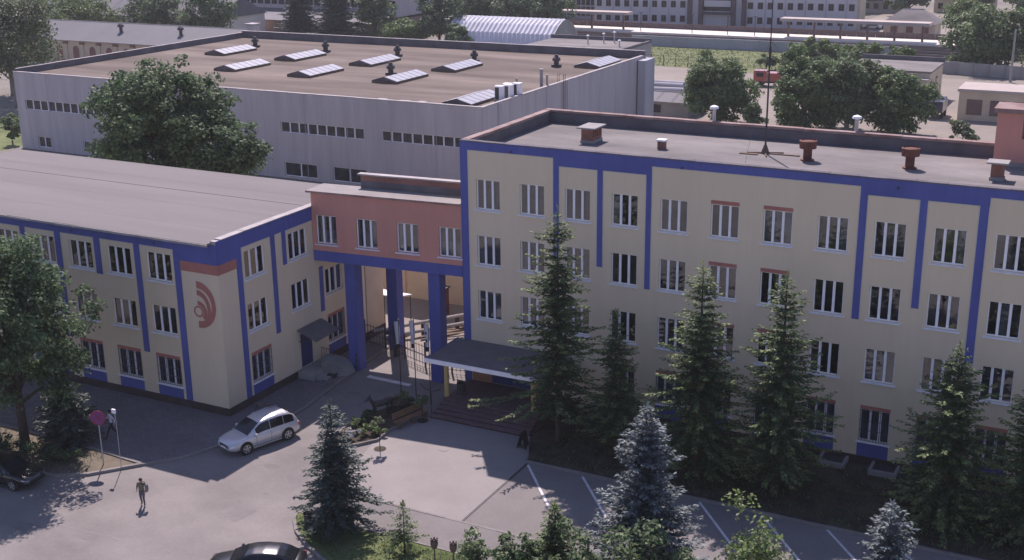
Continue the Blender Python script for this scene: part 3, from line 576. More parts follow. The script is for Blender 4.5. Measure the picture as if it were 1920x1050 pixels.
# ------------------------------------------------------------------ bridge between the buildings
br = thing('skybridge', 'terracotta skybridge on blue columns joining the two buildings', 'bridge', (-5.4, 2, 0))
BA = math.atan2(.95, 10.6); bo = (-10.80, -.95, 0); BL = 10.80; BD = 5.6
def bt(u, d, z): return (bo[0]+math.cos(BA)*u-math.sin(BA)*d, bo[1]+math.sin(BA)*u+math.cos(BA)*d, z)
def bbox(g, u0, d0, z0, u1, d1, z1, mi=0):
    k = G().box(u0, d0, z0, u1, d1, z1); g.add([bt(*p) for p in k.v], k.f, mi)
bx = [.28, 3.28, 6.22, 9.2]; bw, bh, bz = 1.52, 1.93, 8.82
g = G(); wallgrid(g, bo, BA, 0, BL, 8.33, 12.25, [(u, u+bw, bz, bz+bh) for u in bx])
for u in (.001, BL): pass
g.quad(bt(BL, BD, 8.3), bt(0, BD, 8.3), bt(0, BD, 10.7), bt(BL, BD, 10.7)); g.quad(bt(BL, 2.1, 10.7), bt(0, 2.1, 10.7), bt(0, 2.1, 12.25), bt(BL, 2.1, 12.25)); g.build('wall', 'red', br)
g = G(); bbox(g, .02, -.03, 7.62, BL-.02, .75, 8.33); bbox(g, .02, BD-.7, 7.62, BL-.02, BD+.03, 8.33); g.build('beam', 'blue', br)
g = G(); bbox(g, .02, .75, 7.9, BL-.02, BD-.7, 8.2); g.build('floor_slab', 'concrete', br)
g = G(); bbox(g, .05, 1.95, 8.35, BL-.05, 2.05, 12.2); g.build('interior', 'room', br)
for u in bx:
    window(br, bt(u, 0, bz), BA, bw, bh, curt=.8)
g = G(); bbox(g, -.25, -.12, 12.25, BL-.06, 2.1, 12.36); g.build('roof', 'bridgeroof', br)
g = G(); bbox(g, 0, 2.1, 10.6, BL-.06, BD, 10.8); g.build('rear_roof', 'roofR', br)
g = G(); bbox(g, 2.75, 1.82, 12.36, BL, 2.1, 12.82); g.build('shadow_grey_upstand', 'parapet', br)  # lower parapet face coloured dark grey to paint in the shadow there
g = G(); bbox(g, 2.75, 1.84, 12.82, BL, 2.1, 13.2); g.build('parapet', 'brickwall', br)
g = G(); bbox(g, 2.55, 1.76, 13.2, BL, 2.25, 13.29); g.build('coping', 'coping', br)
g = G(); bbox(g, -.3, -.16, 12.24, BL-.06, -.121, 12.365); g.build('edge_trim', 'copingred', br)
for x, y in ((-8.45, .05), (-2.3, .55), (-8.3, 4.75), (-2.2, 5.2)):
    g = G().box(x-.42, y-.4, .0, x+.42, y+.4, 7.619); g.build('column', 'blue', br)

# ------------------------------------------------------------------ yard seen under the bridge
t = thing('yard_building', 'low beige building with pilasters in the yard beyond the skybridge', 'building', (-10, 17, 0))
g = G().box(-24, 14.6, 0, 2.5, 20, 3.2); g.build('lower_wall', 'beige', t); G().box(-24, 14.62, 3.2, 2.5, 20, 6.2).build('upper_wall', 'beigelight', t)
for i in range(9): G().box(-23.4+i*3.1, 14.5, 0, -22.95+i*3.1, 14.62, 6.1).build('pilaster', 'beige', t)
G().box(-24.3, 14.3, 6.2, 2.8, 20.3, 6.4).build('roof', 'roofR', t)
sheet('yard', [(-24, 4.9), (2.4, 4.9), (2.4, 14.6), (-24, 14.6)], .0065, 'sand')
t = thing('yard_wing', 'plain beige wing wall beyond the blue columns', 'building', (-12, 7, 0)); g = G().box(-16, 5.0, 0, -10.9, 7.2, 7.4); g.build('wall', 'beige', t); G().box(-16.2, 4.95, 7.4, -10.7, 7.4, 7.6).build('roof', 'roofR', t); G().box(-10.9, 4.95, 0, -10.84, 7.25, .6).build('plinth', 'plinth', t)
for k, (a, b, z, lab) in enumerate((((-10.2, 4.6), (-4.6, 12.6), .9, 'pale lagged pipe on low supports crossing the yard, upper one'), ((-9.5, 4.9), (-3.9, 12.6), .45, 'pale lagged pipe lying below the other yard pipe'))):
    t = thing('yard_pipe', lab, 'pipe', (*a, 0), group='pipes in the yard'); G().tube([(*a, z), (*b, z)], .13, 10).build('pipe', 'concrete', t)
    for s in (.12, .4, .68, .93): x, y = a[0]+(b[0]-a[0])*s, a[1]+(b[1]-a[1])*s; G().box(x-.12, y-.12, 0, x+.12, y+.12, max(z-.13, .05)).build('support', 'darkmetal', t)
for k in range(7):
    a = R(50+rng.uniform(-9, 9)); x, y = -6.6+rng.uniform(-1.2, 1.2), 9.2+rng.uniform(-1.6, 1.6); L = rng.uniform(1.2, 1.9)
    o = top('plank', G().box(-L, -.09, .0, L, .09, .05), 'oldwood', 'weathered plank in the sandy yard heap, '+('lowest', 'second from below', 'third from below', 'middle', 'third from the top', 'second from the top', 'topmost')[k]+' of seven', 'plank', 'planks heaped in the yard', (x, y, .01+.055*k), a)
t = thing('yard_kiosk', 'rusty brown gas cabinet standing in the sunlit yard', 'cabinet', (-8.6, 12, 0)); G().box(-9.0, 11.4, .15, -8.2, 12.0, 2.3).build('body', 'rust', t); G().box(-9.1, 11.3, 2.3, -8.1, 12.1, 2.4).build('lid', 'darkmetal', t); G().box(-8.62, 11.36, .3, -8.58, 11.4, 2.1).build('door_seam', 'darkmetal', t); G().box(-9, 11.4, 0, -8.2, 12, .15).build('base', 'concrete', t)
t = thing('yard_awning', 'white lean-to awning sheet on the yard wing', 'awning', (-11.5, 8, 2.5)); g = G(); g.add([(-12.2, 7.3, 2.75), (-10.0, 7.3, 2.7), (-9.6, 9.0, 2.45), (-12.2, 9.0, 2.5), (-12.2, 7.3, 2.68), (-10.0, 7.3, 2.63), (-9.6, 9.0, 2.38), (-12.2, 9.0, 2.43)], [(0, 1, 2, 3), (7, 6, 5, 4), (0, 4, 5, 1), (1, 5, 6, 2), (2, 6, 7, 3), (3, 7, 4, 0)]); g.build('sheet', 'white', t)
for x, y in ((-9.7, 8.9), (-12.0, 8.9)): G().cyl(x, y, 0, 2.42, .04, n=6).build('post', 'darkmetal', t)
# fence under the bridge
t = thing('yard_fence', 'black welded bar fence with gate under the skybridge', 'fence', (-6, 2.8, 0)); pts = [(-10.7, 4.3), (-8.6, 3.75), (-6.5, 2.95), (-4.4, 2.2), (-2.2, 2.0), (-.2, 2.4)]
for a, b in zip(pts[:-1], pts[1:]):
    for z in (.25, .85, 1.45): G().tube([(*a, z), (*b, z)], .022, 5).build('rail', 'darkmetal', t)
    for i in range(1, 7): x, y = a[0]+(b[0]-a[0])*i/7, a[1]+(b[1]-a[1])*i/7; G().box(x-.012, y-.012, .1, x+.012, y+.012, 1.6).build('bar', 'darkmetal', t)
for x, y in pts: G().box(x-.05, y-.05, 0, x+.05, y+.05, 1.8).build('post', 'darkmetal', t)
t = thing('barrier', 'raised dark barrier post with thin boom near the yard fence', 'barrier', (-7.2, 3.0, 0)); G().box(-7.4, 2.9, 0, -7.1, 3.2, 2.3).build('post', 'darkmetal', t); G().tube([(-7.2, 2.8, 1.0), (-2.6, 1.2, 1.05)], .035, 6).build('boom', 'brown', t)

# ------------------------------------------------------------------ the big grey hall
hb = thing('grey_hall', 'large grey hall with brown flat roof and rows of skylights', 'hall', (-57, 67, 0))
HX0, HX1, HY0, HY1, HZ, HT = -90.8, -23.4, 45.4, 90.5, 9.3, 9.75
hops = [(-89.3, -76.5, 5.1, 6.35), (-68, -56, 5.1, 6.35), (-49.25, -38.1, 5.25, 6.45), (-35.8, -25.6, 5.3, 6.42), (-87.8, -85.6, 0.4, 1.75), (-80, -78, .4, 1.75), (-49.05, -44.6, .3, 1.86), (-42.4, -38, .3, 1.9)]
n = 12; pw = (HX1-HX0)/n
for i in range(n):
    g = G(); a = HX0+i*pw; wallgrid(g, (0, HY0, 0), 0, a+.015, a+pw-.015, 0, HT-.02, [o for o in hops if o[1] > a and o[0] < a+pw]); g.build('wall_panel', 'halls', hb)
g = G().box(HX0, HY0+.03, 0, HX1-.06, HY0+.05, .01); g.quad((HX0, HY0+.9, 0), (HX1, HY0+.9, 0), (HX1, HY0+.9, HT-.5), (HX0, HY0+.9, HT-.5)); g.build('interior', 'room', hb)
g = G()
for i in range(n+1): g.box(HX0+i*pw-.014, HY0+.02, 0, HX0+i*pw+.014, HY0+.05, HT-.03)
g.build('joint_fill', 'hallp', hb)
n2 = 9; ph = (HY1-HY0)/n2
for i in range(n2):
    g = G(); a = HY0+i*ph; g.box(HX1-.2, a+.02, 0, HX1+(.012 if i in (3, 4) else 0), a+ph-.02, HT-.02); g.build('wall_panel', 'halls', hb)
for y in (HY0+3.3, HY0+20.4): G().box(HX1, y, 0, HX1+.15, y+.7, HT-.1).build('pilaster', 'hallp', hb)
G().box(HX0, HY0+.32, 0, HX0+.25, HY1-.3, HZ-.6).build('side_wall', 'halls', hb); G().box(HX0, HY1-.28, 0, HX1-.4, HY1-.02, HZ-.6).build('rear_wall', 'halls', hb); G().box(HX1-.4, HY1, 0, HX1+1.2, HY1+.4, HT-.3).build('end_wall', 'hallp', hb); G().box(HX1+.2, HY1-3, 0, HX1+1.2, HY1, HT-.35).build('end_pier', 'hallp', hb)
G().box(HX0+.3, HY0+.31, HZ-.3, HX1-.3, HY1-.3, HZ).build('roof', 'roofH', hb)
g = G(); g.box(HX0, HY0+.3, HZ-.6, HX0+.3, HY1, HT+.3); g.box(HX0, HY1-.3, HZ-.6, HX1, HY1, HT+.55); g.box(HX0+.3, HY0+.05, HZ-.6, HX1-.3, HY0+.31, HT-.05); g.build('parapet', 'parapet', hb)
g = G(); cop(g, HX0, HY0-.04, HX1-.36, HY0+.36, HT-.03, .07, 3); cop(g, HX1-.36, HY0-.04, HX1+.05, HY1-.36, HT-.03, .07, 3); g.build('coping', 'coping', hb)
g = G(); cop(g, HX0-.05, HY0+.36, HX0+.35, HY1-.36, HT+.3, .06, 3); cop(g, HX0-.05, HY1-.35, HX1+.05, HY1+.05, HT+.55, .06, 3); g.build('coping', 'coping', hb)
for o in hops:
    w_, h_ = o[1]-o[0], o[3]-o[2]; np_ = max(2, round(w_/1.3))
    if o[3] > 4:
        for i in range(np_): window(hb, (o[0]+i*w_/np_+.02, HY0, o[2]), 0, w_/np_-.04, h_, n=1, sill=False, curt=0, dark=True)
    else:
        for i in range(max(1, np_//2)): k = w_/max(1, np_//2); window(hb, (o[0]+i*k, HY0, o[2]), 0, k, h_, n=2, sill=False, curt=0, dark=True)
g = G()
for x in (-.22, .22): g.tube([(HX1+.25, HY0+19.2+x, 3), (HX1+.25, HY0+19.2+x, HT+.9), (HX1-.5, HY0+19.2+x, HT+.9), (HX1-.5, HY0+19.2+x, HT)], .035, 5)
g.build('ladder_rail', 'rust', hb)
for i in range(20): G().tube([(HX1+.25, HY0+18.98, 3.2+i*.35), (HX1+.25, HY0+19.42, 3.2+i*.35)], .02, 4).build('ladder_rung', 'rust', hb)
# skylights
SK = [(-27.6, 51.0, 'nearest the white cooling units'), (-43.4, 61.5, 'in the middle of the brown hall roof'), (-41.9, 72.6, 'behind the middle one, right of centre'), (-54.6, 73.0, 'far centre, left of the dark roof vent'), (-55.9, 61.6, 'left of centre in the nearer row'), (-67.0, 73.4, 'far row, second from the left'), (-68.0, 62.3, 'near row by the big tree crown'), (-79.9, 74.4, 'farthest left by the side parapet'), (-26.7, 82.4, 'in the far right roof corner')]
def skylight(x, y, lab):
    t = thing('roof_skylight', 'long ridge skylight with white panes, '+lab, 'skylight', (x, y, HZ), group='skylights on the hall roof'); W2, L2 = 1.75, 3.6; z0 = HZ
    g = G(); g.box(x-W2, y-L2, z0, x+W2, y+L2, z0+.24); g.build('kerb', 'oldwood', t)
    g = G(); g.yprism([(x-W2-.05, z0+.28), (x+W2+.05, z0+.28), (x, z0+.78)], y-L2-.05, y+L2+.05); g.build('glazing_base', 'parapet', t)
    for s in (-1, 1):
        for i in range(6):
            y0 = y-L2+i*(2*L2/6)+.07; y1 = y0+2*L2/6-.14; P = lambda q, yy: (x+s*(W2+.03)*(1-q), yy, z0+.31+.48*q)
            G().quad(*([P(0, y0), P(0, y1), P(.96, y1), P(.96, y0)] if s > 0 else [P(0, y0), P(.96, y0), P(.96, y1), P(0, y1)])).build('pane', 'skyglaze', t)
for a in SK: skylight(*a)
for x, y, lab in ((-55.3, 79.6, 'behind the far centre skylight'), (-42.8, 78.7, 'in the far row, centre right'), (-30.8, 78.6, 'near the far right skylight'), (-46.5, 64.2, 'just behind the middle skylight'), (-67.4, 79.8, 'in the far row, left'), (-80.6, 80.7, 'by the far left roof corner')):
    t = thing('roof_ventilator', 'dark domed roof ventilator '+lab, 'vent', (x, y, HZ), group='ventilators on the hall roof'); G().box(x-.5, y-.5, HZ, x+.5, y+.5, HZ+.3).build('base', 'darkmetal', t); G().lathe(x, y, [(.32, HZ+.3), (.34, HZ+.75), (.55, HZ+.8), (.5, HZ+1.1), (.25, HZ+1.35), (.2, HZ+1.55)], 10).build('cowl', 'darkmetal', t)
for i, (x, y, h, lab) in enumerate(((-25.0, 62.4, 2.0, 'taller pale pipe stack on the hall roof'), (-23.9, 61.6, 1.5, 'shorter pipe stack beside the taller one'), (-25.6, 57.4, 1.6, 'thin pipe stack just behind the white cooling units'))):
    t = thing('pipe_stack', lab, 'pipe', (x, y, HZ)); G().cyl(x, y, HZ, HZ+h, .2 if i == 0 else .13, n=8).build('shaft', 'concrete', t); G().cyl(x, y, HZ+h, HZ+h+.12, .26 if i == 0 else .17, n=8).build('rim', 'coping', t)
for i, (x, y) in enumerate(((-24.9, 52.0), (-24.4, 53.2), (-24.9, 53.9), (-24.1, 54.6))):
    t = thing('cooling_unit', ('white boxy cooling unit, '+('left end', 'second from left', 'third from left', 'right end')[i]+' of the four on the hall roof'), 'cooling unit', (x, y, HZ), group='cooling units on the hall roof')
    G().box(x-.42, y-.35, HZ+.12, x+.42, y+.35, HZ+1.6).build('casing', 'white', t); G().box(x-.36, y-.37, HZ+.2, x+.1, y-.351, HZ+1.5).build('grille', 'darkmetal', t); G().box(x-.45, y-.4, HZ, x+.45, y+.4, HZ+.12).build('base', 'darkmetal', t)
    G().box(x-.46, y-.4, HZ+1.6, x+.46, y+.4, HZ+1.66).build('lid', 'white', t)
for i, (x, y, sx) in enumerate(((-36.5, 46.7, 1.6), (-33.6, 46.6, 1.9), (-31.6, 46.9, 1.3))):
    g = G(); shell(g, Matrix.Translation((x, y, HZ+.02)), sx*.8, .6, 0, .16, 40+i, 14); shell(g, Matrix.Translation((x+.2, y, HZ+.18)), sx*.4, .3, 0, .15, 50+i, 12)
    top('rubble_pile', g, 'coping', 'pale heap of roofing scraps at the hall roof edge, '+('left', 'middle', 'right')[i], 'rubble', 'scraps on the hall roof')
t = thing('hall_annex', 'lower pale-roofed annex behind the hall at its right end', 'building', (-45, 122, 0)); G().box(-57, 112, 0, -38.5, 132, 6.2).build('wall', 'concrete', t); G().box(-56.7, 112.3, 6.2, -38.8, 131.7, 6.3).build('roof', 'roofR', t)
g = G(); g.box(-57, 131.6, 6.2, -38.5, 132, 6.9); g.box(-38.9, 112, 6.2, -38.5, 131.6, 6.6); g.build('parapet', 'parapet', t)
for i, (x, y, h) in enumerate(((-47.5, 126, 1.3), (-45.5, 128, 1.5), (-44.0, 129, 1.7), (-41.0, 124, 1.0))):
    p = thing('annex_vent', 'thin capped vent pipe on the annex roof, '+('leftmost', 'second from left', 'third from left', 'rightmost')[i], 'vent', (x, y, 6.3), group='vent pipes on the annex roof'); G().cyl(x, y, 6.3, 6.3+h, .12, n=6).build('pipe', 'steel', p); G().cyl(x, y, 6.3+h, 6.5+h, .3, .06, n=8).build('cap', 'white', p)

# ------------------------------------------------------------------ corrugated hangar
t = thing('corrugated_hangar', 'white corrugated arched hangar behind the hall roof', 'hangar', (-76, 158, 0)); x0, x1, yc = -90.5, -66.5, 158.0
prof = [(-6.6, 0), (-6.2, 2.2), (-5.2, 4.2), (-3.0, 5.7), (-1.0, 6.5), (0, 6.6), (1.0, 6.5), (3.0, 5.7), (5.2, 4.2), (6.2, 2.2), (6.6, 0)]
rows = []; nx = 168
for i in range(nx+1):
    x = x0+(x1-x0)*i/nx; s = 1+.022*math.sin(i*2*PI/7); rows.append([(x, yc+a*s, b*s) for a, b in prof])
g = G().grid(rows); g.build('shell', 'corr', t)
G().add([(x1-.05, yc+a, b) for a, b in prof], [tuple(range(len(prof)))]).build('end_wall', 'concrete', t); G().add([(x0+.05, yc+a, b) for a, b in prof], [tuple(range(len(prof)-1, -1, -1))]).build('end_wall', 'concrete', t)

# ------------------------------------------------------------------ old buildings top left
def gable(t, x0, x1, y0, y1, ze, zr, wall='beige', roof='metalroof', seam=.9, hip=0, ov=.4):
    G().box(x0, y0, 0, x1, y1, ze).build('wall', wall, t); ym = (y0+y1)/2; g = G()
    A, B, C_, D = (x0-ov, y0-ov, ze-.05), (x1+ov, y0-ov, ze-.05), (x1+ov-hip, ym, zr), (x0-ov+hip, ym, zr); E, F = (x1+ov, y1+ov, ze-.05), (x0-ov, y1+ov, ze-.05)
    g.quad(A, B, C_, D); g.quad(E, F, D, C_); g.add([B, E, C_], [(0, 1, 2)]); g.add([F, A, D], [(0, 1, 2)])
    n = int((x1-x0)/seam)
    for i in range(1, n):
        x = x0+(x1-x0)*i/n
        if x < x0+hip or x > x1-hip: continue
        g.add([(x-.03, y0-ov, ze-.03), (x+.03, y0-ov, ze-.03), (x+.03, ym, zr+.03), (x-.03, ym, zr+.03)], [(0, 1, 2, 3)]); g.add([(x-.03, y0-ov, ze+.02), (x+.03, y0-ov, ze+.02), (x+.03, ym, zr+.08), (x-.03, ym, zr+.08)], [(0, 1, 2, 3)])
    g.build('roof', roof, t); G().tube([C_, D], .12, 6).build('ridge_cap', 'coping', t)
    G().box(x0-ov, y0-ov-.12, ze-.2, x1+ov, y0-ov, ze-.04).build('gutter', 'coping', t)
t = thing('arcaded_depot', 'long brick depot with arched windows and ribbed metal roof', 'building', (-120, 113, 0)); gable(t, -166, -107, 106, 120, 5.0, 7.6)
for i in range(9):
    x = -152+i*4.2; g = G(); prof = [(x-.7, 1.5), (x+.7, 1.5), (x+.7, 3.2)]+[(x+.7*math.cos(R(a)), 3.2+.7*math.sin(R(a))) for a in range(20, 180, 20)]+[(x-.7, 3.2)]; g.yprism(prof, 105.93, 106.0); o = g.build('window', 'brickwall', t); g = G(); g.yprism([(x+(a-x)*.75, 3+(b-3)*.8) for a, b in prof], 105.90, 105.93); g.build('pane', 'carglass', o)
    G().box(x+1.6, 105.8, 0, x+2.1, 106, 4.6).build('pilaster', 'beige', t); G().box(x-.95+2.1, 105.75, 4.2, x+.95+1.4, 106, 4.6).build('cornice_block', 'brickwall', t)
G().box(-166, 105.85, 1.0, -107, 106, 1.25).build('string_course', 'brickwall', t)
for x, lab in ((-135.5, 'left'), (-121, 'right')):
    p = thing('depot_vent', 'small dark vent cowl on the ribbed metal roof, '+lab+' one', 'vent', (x, 109.3, 6.2), group='vents on the depot roof'); G().cyl(x, 109.8, 5.8, 7.3, .3, n=8).build('shaft', 'darkmetal', p); G().lathe(x, 109.8, [(.6, 7.3), (.55, 7.7), (.2, 8.0)], 8).build('cowl', 'darkmetal', p)
t = thing('depot_chimney', 'grey block chimney at the right end of the depot ridge', 'chimney', (-106, 112, 5)); G().box(-107.2, 111.5, 4, -105.6, 113, 8.6).build('shaft', 'halls', t); G().box(-107.5, 111.2, 8.6, -105.3, 113.3, 8.8).build('cap', 'coping', t)
t = thing('slate_house', 'grey slate-roofed building behind the depot at far left', 'building', (-165, 150, 0)); gable(t, -190, -140, 142, 158, 5.6, 9.6, 'beigelight', 'slate', 3, 0)
t = thing('red_brick_house', 'red brick house with pale window trim at top left corner', 'building', (-225, 190, 0)); G().box(-240, 185, 0, -205, 200, 14).build('wall', 'brickwall', t)
for i in range(7):
    for z in (2, 6.5): o = G().box(-236+i*4.6, 184.85, z, -233.8+i*4.6, 185, z+3).build('window', 'white', t); G().box(-235.7+i*4.6, 184.8, z+.3, -234.1+i*4.6, 184.85, z+2.7).build('pane', 'carglass', o)
t = thing('clerestory_shed', 'long shed with raised glazed clerestory and pale roofs', 'building', (-135, 172, 0)); x0, x1 = -186, -112
G().box(x0, 160, 0, x1, 196, 4.0).build('lower_wall', 'dimbrick', t); g = G(); g.quad((x0-.5, 159.3, 3.9), (x1+.5, 159.3, 3.9), (x1+.5, 168, 5.6), (x0-.5, 168, 5.6)); g.build('lower_roof', 'slate', t)
G().box(x0, 168, 4.5, x1, 190, 8.3).build('clerestory_wall', 'halls', t); g = G(); g.quad((x0-.5, 167.2, 8.3), (x1+.5, 167.2, 8.3), (x1+.5, 180, 10), (x0-.5, 180, 10)); g.box(x0-.5, 167.1, 8.1, x1+.5, 167.2, 8.32); g.build('upper_roof', 'slate', t)
for i in range(37): G().box(x0+.4+i*2, 167.9, 6.5, x0+1.9+i*2, 168, 7.9).build('window', 'carglass', t)
t = thing('works_building', 'long blue-grey works building with window strip behind the conifers', 'building', (-110, 225, 0)); G().box(-172, 212, 0, -103, 240, 12).build('wall', 'halls', t); G().box(-103, 218, 0, -102.6, 240, 12).build('end_wall', 'hallp', t)
for i in range(42): G().box(-170.5+i*1.6, 211.9, 2.6, -169.2+i*1.6, 212, 5.4).build('window', 'carglass', t)
G().box(-172, 211.6, 1.6, -103, 212, 2.2).build('sill_band', 'hallp', t)
t = thing('works_shed', 'low white-roofed shed at the foot of the works building', 'building', (-115, 190, 0)); G().box(-128, 184, 0, -104, 192, 2.6).build('wall', 'halls', t); G().box(-128.5, 183.5, 2.6, -103.5, 192.5, 2.9).build('roof', 'corr', t)
t = thing('glazed_block', 'grey block with tall mullioned glazing behind the hangar', 'building', (-100, 232, 0)); G().box(-101.5, 222, 0, -83, 240, 12).build('wall', 'halls', t); 
for i in range(14):
    for z in (.8, 3.4): G().box(-101+i*1.3, 221.88, z, -100.05+i*1.3, 222, z+2.2).build('window', 'carglass', t)

# ------------------------------------------------------------------ railway: wall, tracks, platform, station
sheet('grass_field', [(-56, 150), (-20, 146), (5, 168), (5, 176), (-62, 176)], .008, 'fieldg')
sheet('works_yard', [(-38, 92), (40, 92), (40, 155), (20, 156), (-20, 145), (-45, 150)], .006, 'sand')
t = thing('retaining_wall', 'long pale concrete wall between grass field and railway tracks', 'wall', (-30, 176.5, 0))
for i in range(18): x = -60+i*3.0; G().box(x+.02, 176.3, 0, x+2.98, 176.6, 2.0+rng.uniform(-.02, .02)).build('panel', 'concwall', t)
sheet('track_bed', [(-120, 178), (60, 178), (60, 194.5), (-120, 194.5)], .01, 'ballast')
for k, y in enumerate((180, 184.5, 189, 193)):
    g = G(); 
    for d in (-.76, .76): g.box(-120, y+d-.06, .02, 60, y+d+.06, .32)
    struct('railway_track', g, 'rail')
slab('platform', [(-120, 195), (60, 195), (60, 203), (-120, 203)], .55, 'beigelight')
SA = .12; st = thing('railway_station', 'long white station building with brown pilasters and window rows', 'building', (-54, 216, 0), SA)
hx = 30.5
G().box(-hx, 0, 0, hx, 14, 13).build('wall', 'station', st, local=True)
G().box(hx, .3, 0, hx+.6, 14, 12.5).build('end_wall', 'beige', st, local=True)
wmS = G().box(-.6, -.06, 0, .6, 0, 1.5).mesh('window', 'maroon'); pmS = G().box(-.5, -.09, .1, -.05, -.06, 1.4); pmS.box(.05, -.09, .1, .5, -.06, 1.4); pmS = pmS.mesh('pane', 'carglass')
for i in range(27):
    x = -29.2+i*2.25
    if -7.5 < x < 5.5: continue
    for z in (.9, 4.2, 7.5):
        o = link('window', wmS, st, (x, 0, z)); link('pane', pmS, o)
    if i % 2 == 0: G().box(x-1.25, -.12, 0, x-1.0, -.001, 12.5).build('downpipe', 'hallp', st, local=True)
for x in (-7.2, -4.6, 3.0, 5.4): G().box(x-.5, -.8, 0, x+.5, -.001, 12).build('pilaster', 'maroon', st, local=True)
G().box(-4.1, -.05, 3.6, 2.5, -.001, 9).build('portal_glazing', 'carglass', st, local=True); G().box(-4.1, -1.6, 2.9, 2.5, -.06, 3.4).build('portal_canopy', 'darkmetal', st, local=True); G().box(-3.9, -.3, 4.6, 2.3, -.06, 6.0).build('portal_sign', 'station', st, local=True)
t = thing('station_fence', 'dark brown lattice fence along the rear of the platform', 'fence', (-50, 203.2, .5))
for i in range(44):
    x = -90+i*2.0; G().box(x, 203.2, .5, x+1.9, 203.35, 1.7).build('panel', 'maroon', t)
for nm, x0, x1, lab in (('a', -34.8, -4.3, 'long pale flat platform canopy at the right of the station'), ('b', -88, -69.5, 'short pale flat platform canopy left of the station')):
    t = thing('platform_canopy', lab, 'canopy', ((x0+x1)/2, 198.5, .55), group='platform canopies'); G().box(x0, 196.8, 3.8, x1, 200.4, 4.4).build('roof', 'canopywhite', t)
    n = max(3, int((x1-x0)/5))
    for i in range(n): x = x0+1.5+(x1-x0-3)*i/(n-1); p = G().box(x-.2, 198.4, .55, x+.2, 198.8, 3.8).build('post', 'brown', t); G().box(x-.8, 198.0, .55, x+.8, 199.0, 1.0).build('bench', 'darkmetal', p)
for i, x in enumerate((-66, -54, -46, -40)):
    t = thing('platform_lamp', 'dark slim lamp standing on the sunlit platform, '+('leftmost', 'second from left', 'third from left', 'rightmost')[i], 'lamp', (x, 196.5, .55), group='platform lamps'); G().cyl(x, 196.5, .55, 4.5, .09, n=6).build('pole', 'darkmetal', t); G().box(x-.4, 196.4, 4.5, x+.4, 196.6, 4.65).build('head', 'darkmetal', t)
t = thing('pavilion', 'small pavilion with tan hipped roof right of the station', 'building', (-8, 215, 0)); gable(t, -15.5, -5, 208, 216, 3.2, 5.8, 'beige', 'roofR', 6, 3.5)
for i in range(3): o = G().box(-14+i*3.2, 207.9, 1, -12.6+i*3.2, 208, 2.5).build('window', 'brickwall', t)
sheet('station_square', [(-26, 206), (60, 206), (60, 262), (-26, 262)], .012, 'sand'); sheet('lawn', [(-24, 226), (-12, 228), (-14, 238), (-24, 238)], .018, 'grassg')
for i, (x, y, m, lab) in enumerate(((-21, 224, 'carwhite', 'white car'), (-17.5, 225, 'carblue', 'dark car'), (-24.5, 225.5, 'silver', 'silver car'))):
    t = thing('distant_car', lab+' parked on the square beyond the platform', 'car', (x, y, .02), group='cars on the station square'); G().xprism([(y-.85, .35), (y-.9, .8), (y+.9, .8), (y+.85, .35)], x-2.1, x+2.1).build('body', m, t); G().add([(x-1.3, y-.8, .8), (x+1.2, y-.8, .8), (x+1.2, y+.8, .8), (x-1.3, y+.8, .8), (x-.9, y-.65, 1.4), (x+.5, y-.65, 1.4), (x+.5, y+.65, 1.4), (x-.9, y+.65, 1.4)], [(4, 5, 6, 7), (0, 1, 5, 4), (1, 2, 6, 5), (2, 3, 7, 6), (3, 0, 4, 7)]).build('cabin', 'carglass', t)
    for sx in (-1.3, 1.3):
        for sy in (-.8, .8): G().tube([(x+sx, y+sy-.1, .32), (x+sx, y+sy+.1, .32)], .32, 10).build('wheel', 'rubber', t)
for k, (x, y, w_, h_, lab) in enumerate(((-27, 262, 10, 5, 'grey house behind the station square, left'), (-8, 268, 14, 6, 'dark-roofed house behind the station square, middle'), (14, 262, 16, 5.5, 'house behind the station square, right'))):
    t = thing('distant_house', lab, 'house', (x, y, 0), group='houses behind the station square'); gable(t, x-w_/2, x+w_/2, y, y+9, h_*.6, h_*1.2, 'concrete' if k != 1 else 'beige', 'slate' if k != 1 else 'brown', 4, 0)
    for i in range(4): G().box(x-w_/2+1+i*w_/4.4, y-.06, 1, x-w_/2+2.2+i*w_/4.4, y, 2.4).build('window', 'carglass', t)

# ------------------------------------------------------------------ works yard right of the hall
t = thing('cream_store', 'tall cream flat-roofed store partly hidden by trees', 'building', (4, 127, 0)); G().box(-3.6, 121.5, 0, 8.3, 133, 5.0).build('wall', 'beige', t); g = G(); g.box(-3.8, 121.3, 5.0, 8.5, 133.2, 5.25); g.build('roof', 'roofR', t); G().box(4.0, 120.2, 0, 8.2, 121.49, 4.1).build('porch_wall', 'beige', t); G().box(3.8, 120, 4.1, 8.4, 121.49, 4.25).build('porch_roof', 'coping', t)
G().box(-3.8, 132.8, 5.25, 8.5, 133.2, 5.9).build('parapet', 'parapet', t)
for i in range(2): G().box(4.5+i*2.1, 120.1, 1, 5.6+i*2.1, 120.2, 2.6).build('window', 'carglass', t)
for i in range(2): G().box(8.3, 123+i*4, 2.2, 8.36, 124.3+i*4, 3.8).build('window', 'carglass', t)
t = thing('garage_block', 'low beige garage block with brown shuttered openings at right', 'building', (22, 118, 0)); G().box(13.6, 113.5, 0, 40, 120, 3.9).build('wall', 'beige', t); G().box(13.4, 113.2, 3.9, 40.2, 120.2, 4.3).build('roof', 'canopywhite', t)
for i in range(6): o = G().box(14.7+i*3.0, 113.42, .8, 16.7+i*3.0, 113.5, 2.9).build('shutter', 'brown', t); G().box(14.6+i*3.0, 113.40, 2.9, 16.8+i*3.0, 113.5, 3.0).build('frame', 'beigelight', o)
t = thing('panel_fence', 'concrete panel fence behind the cream store', 'fence', (10, 158, 0))
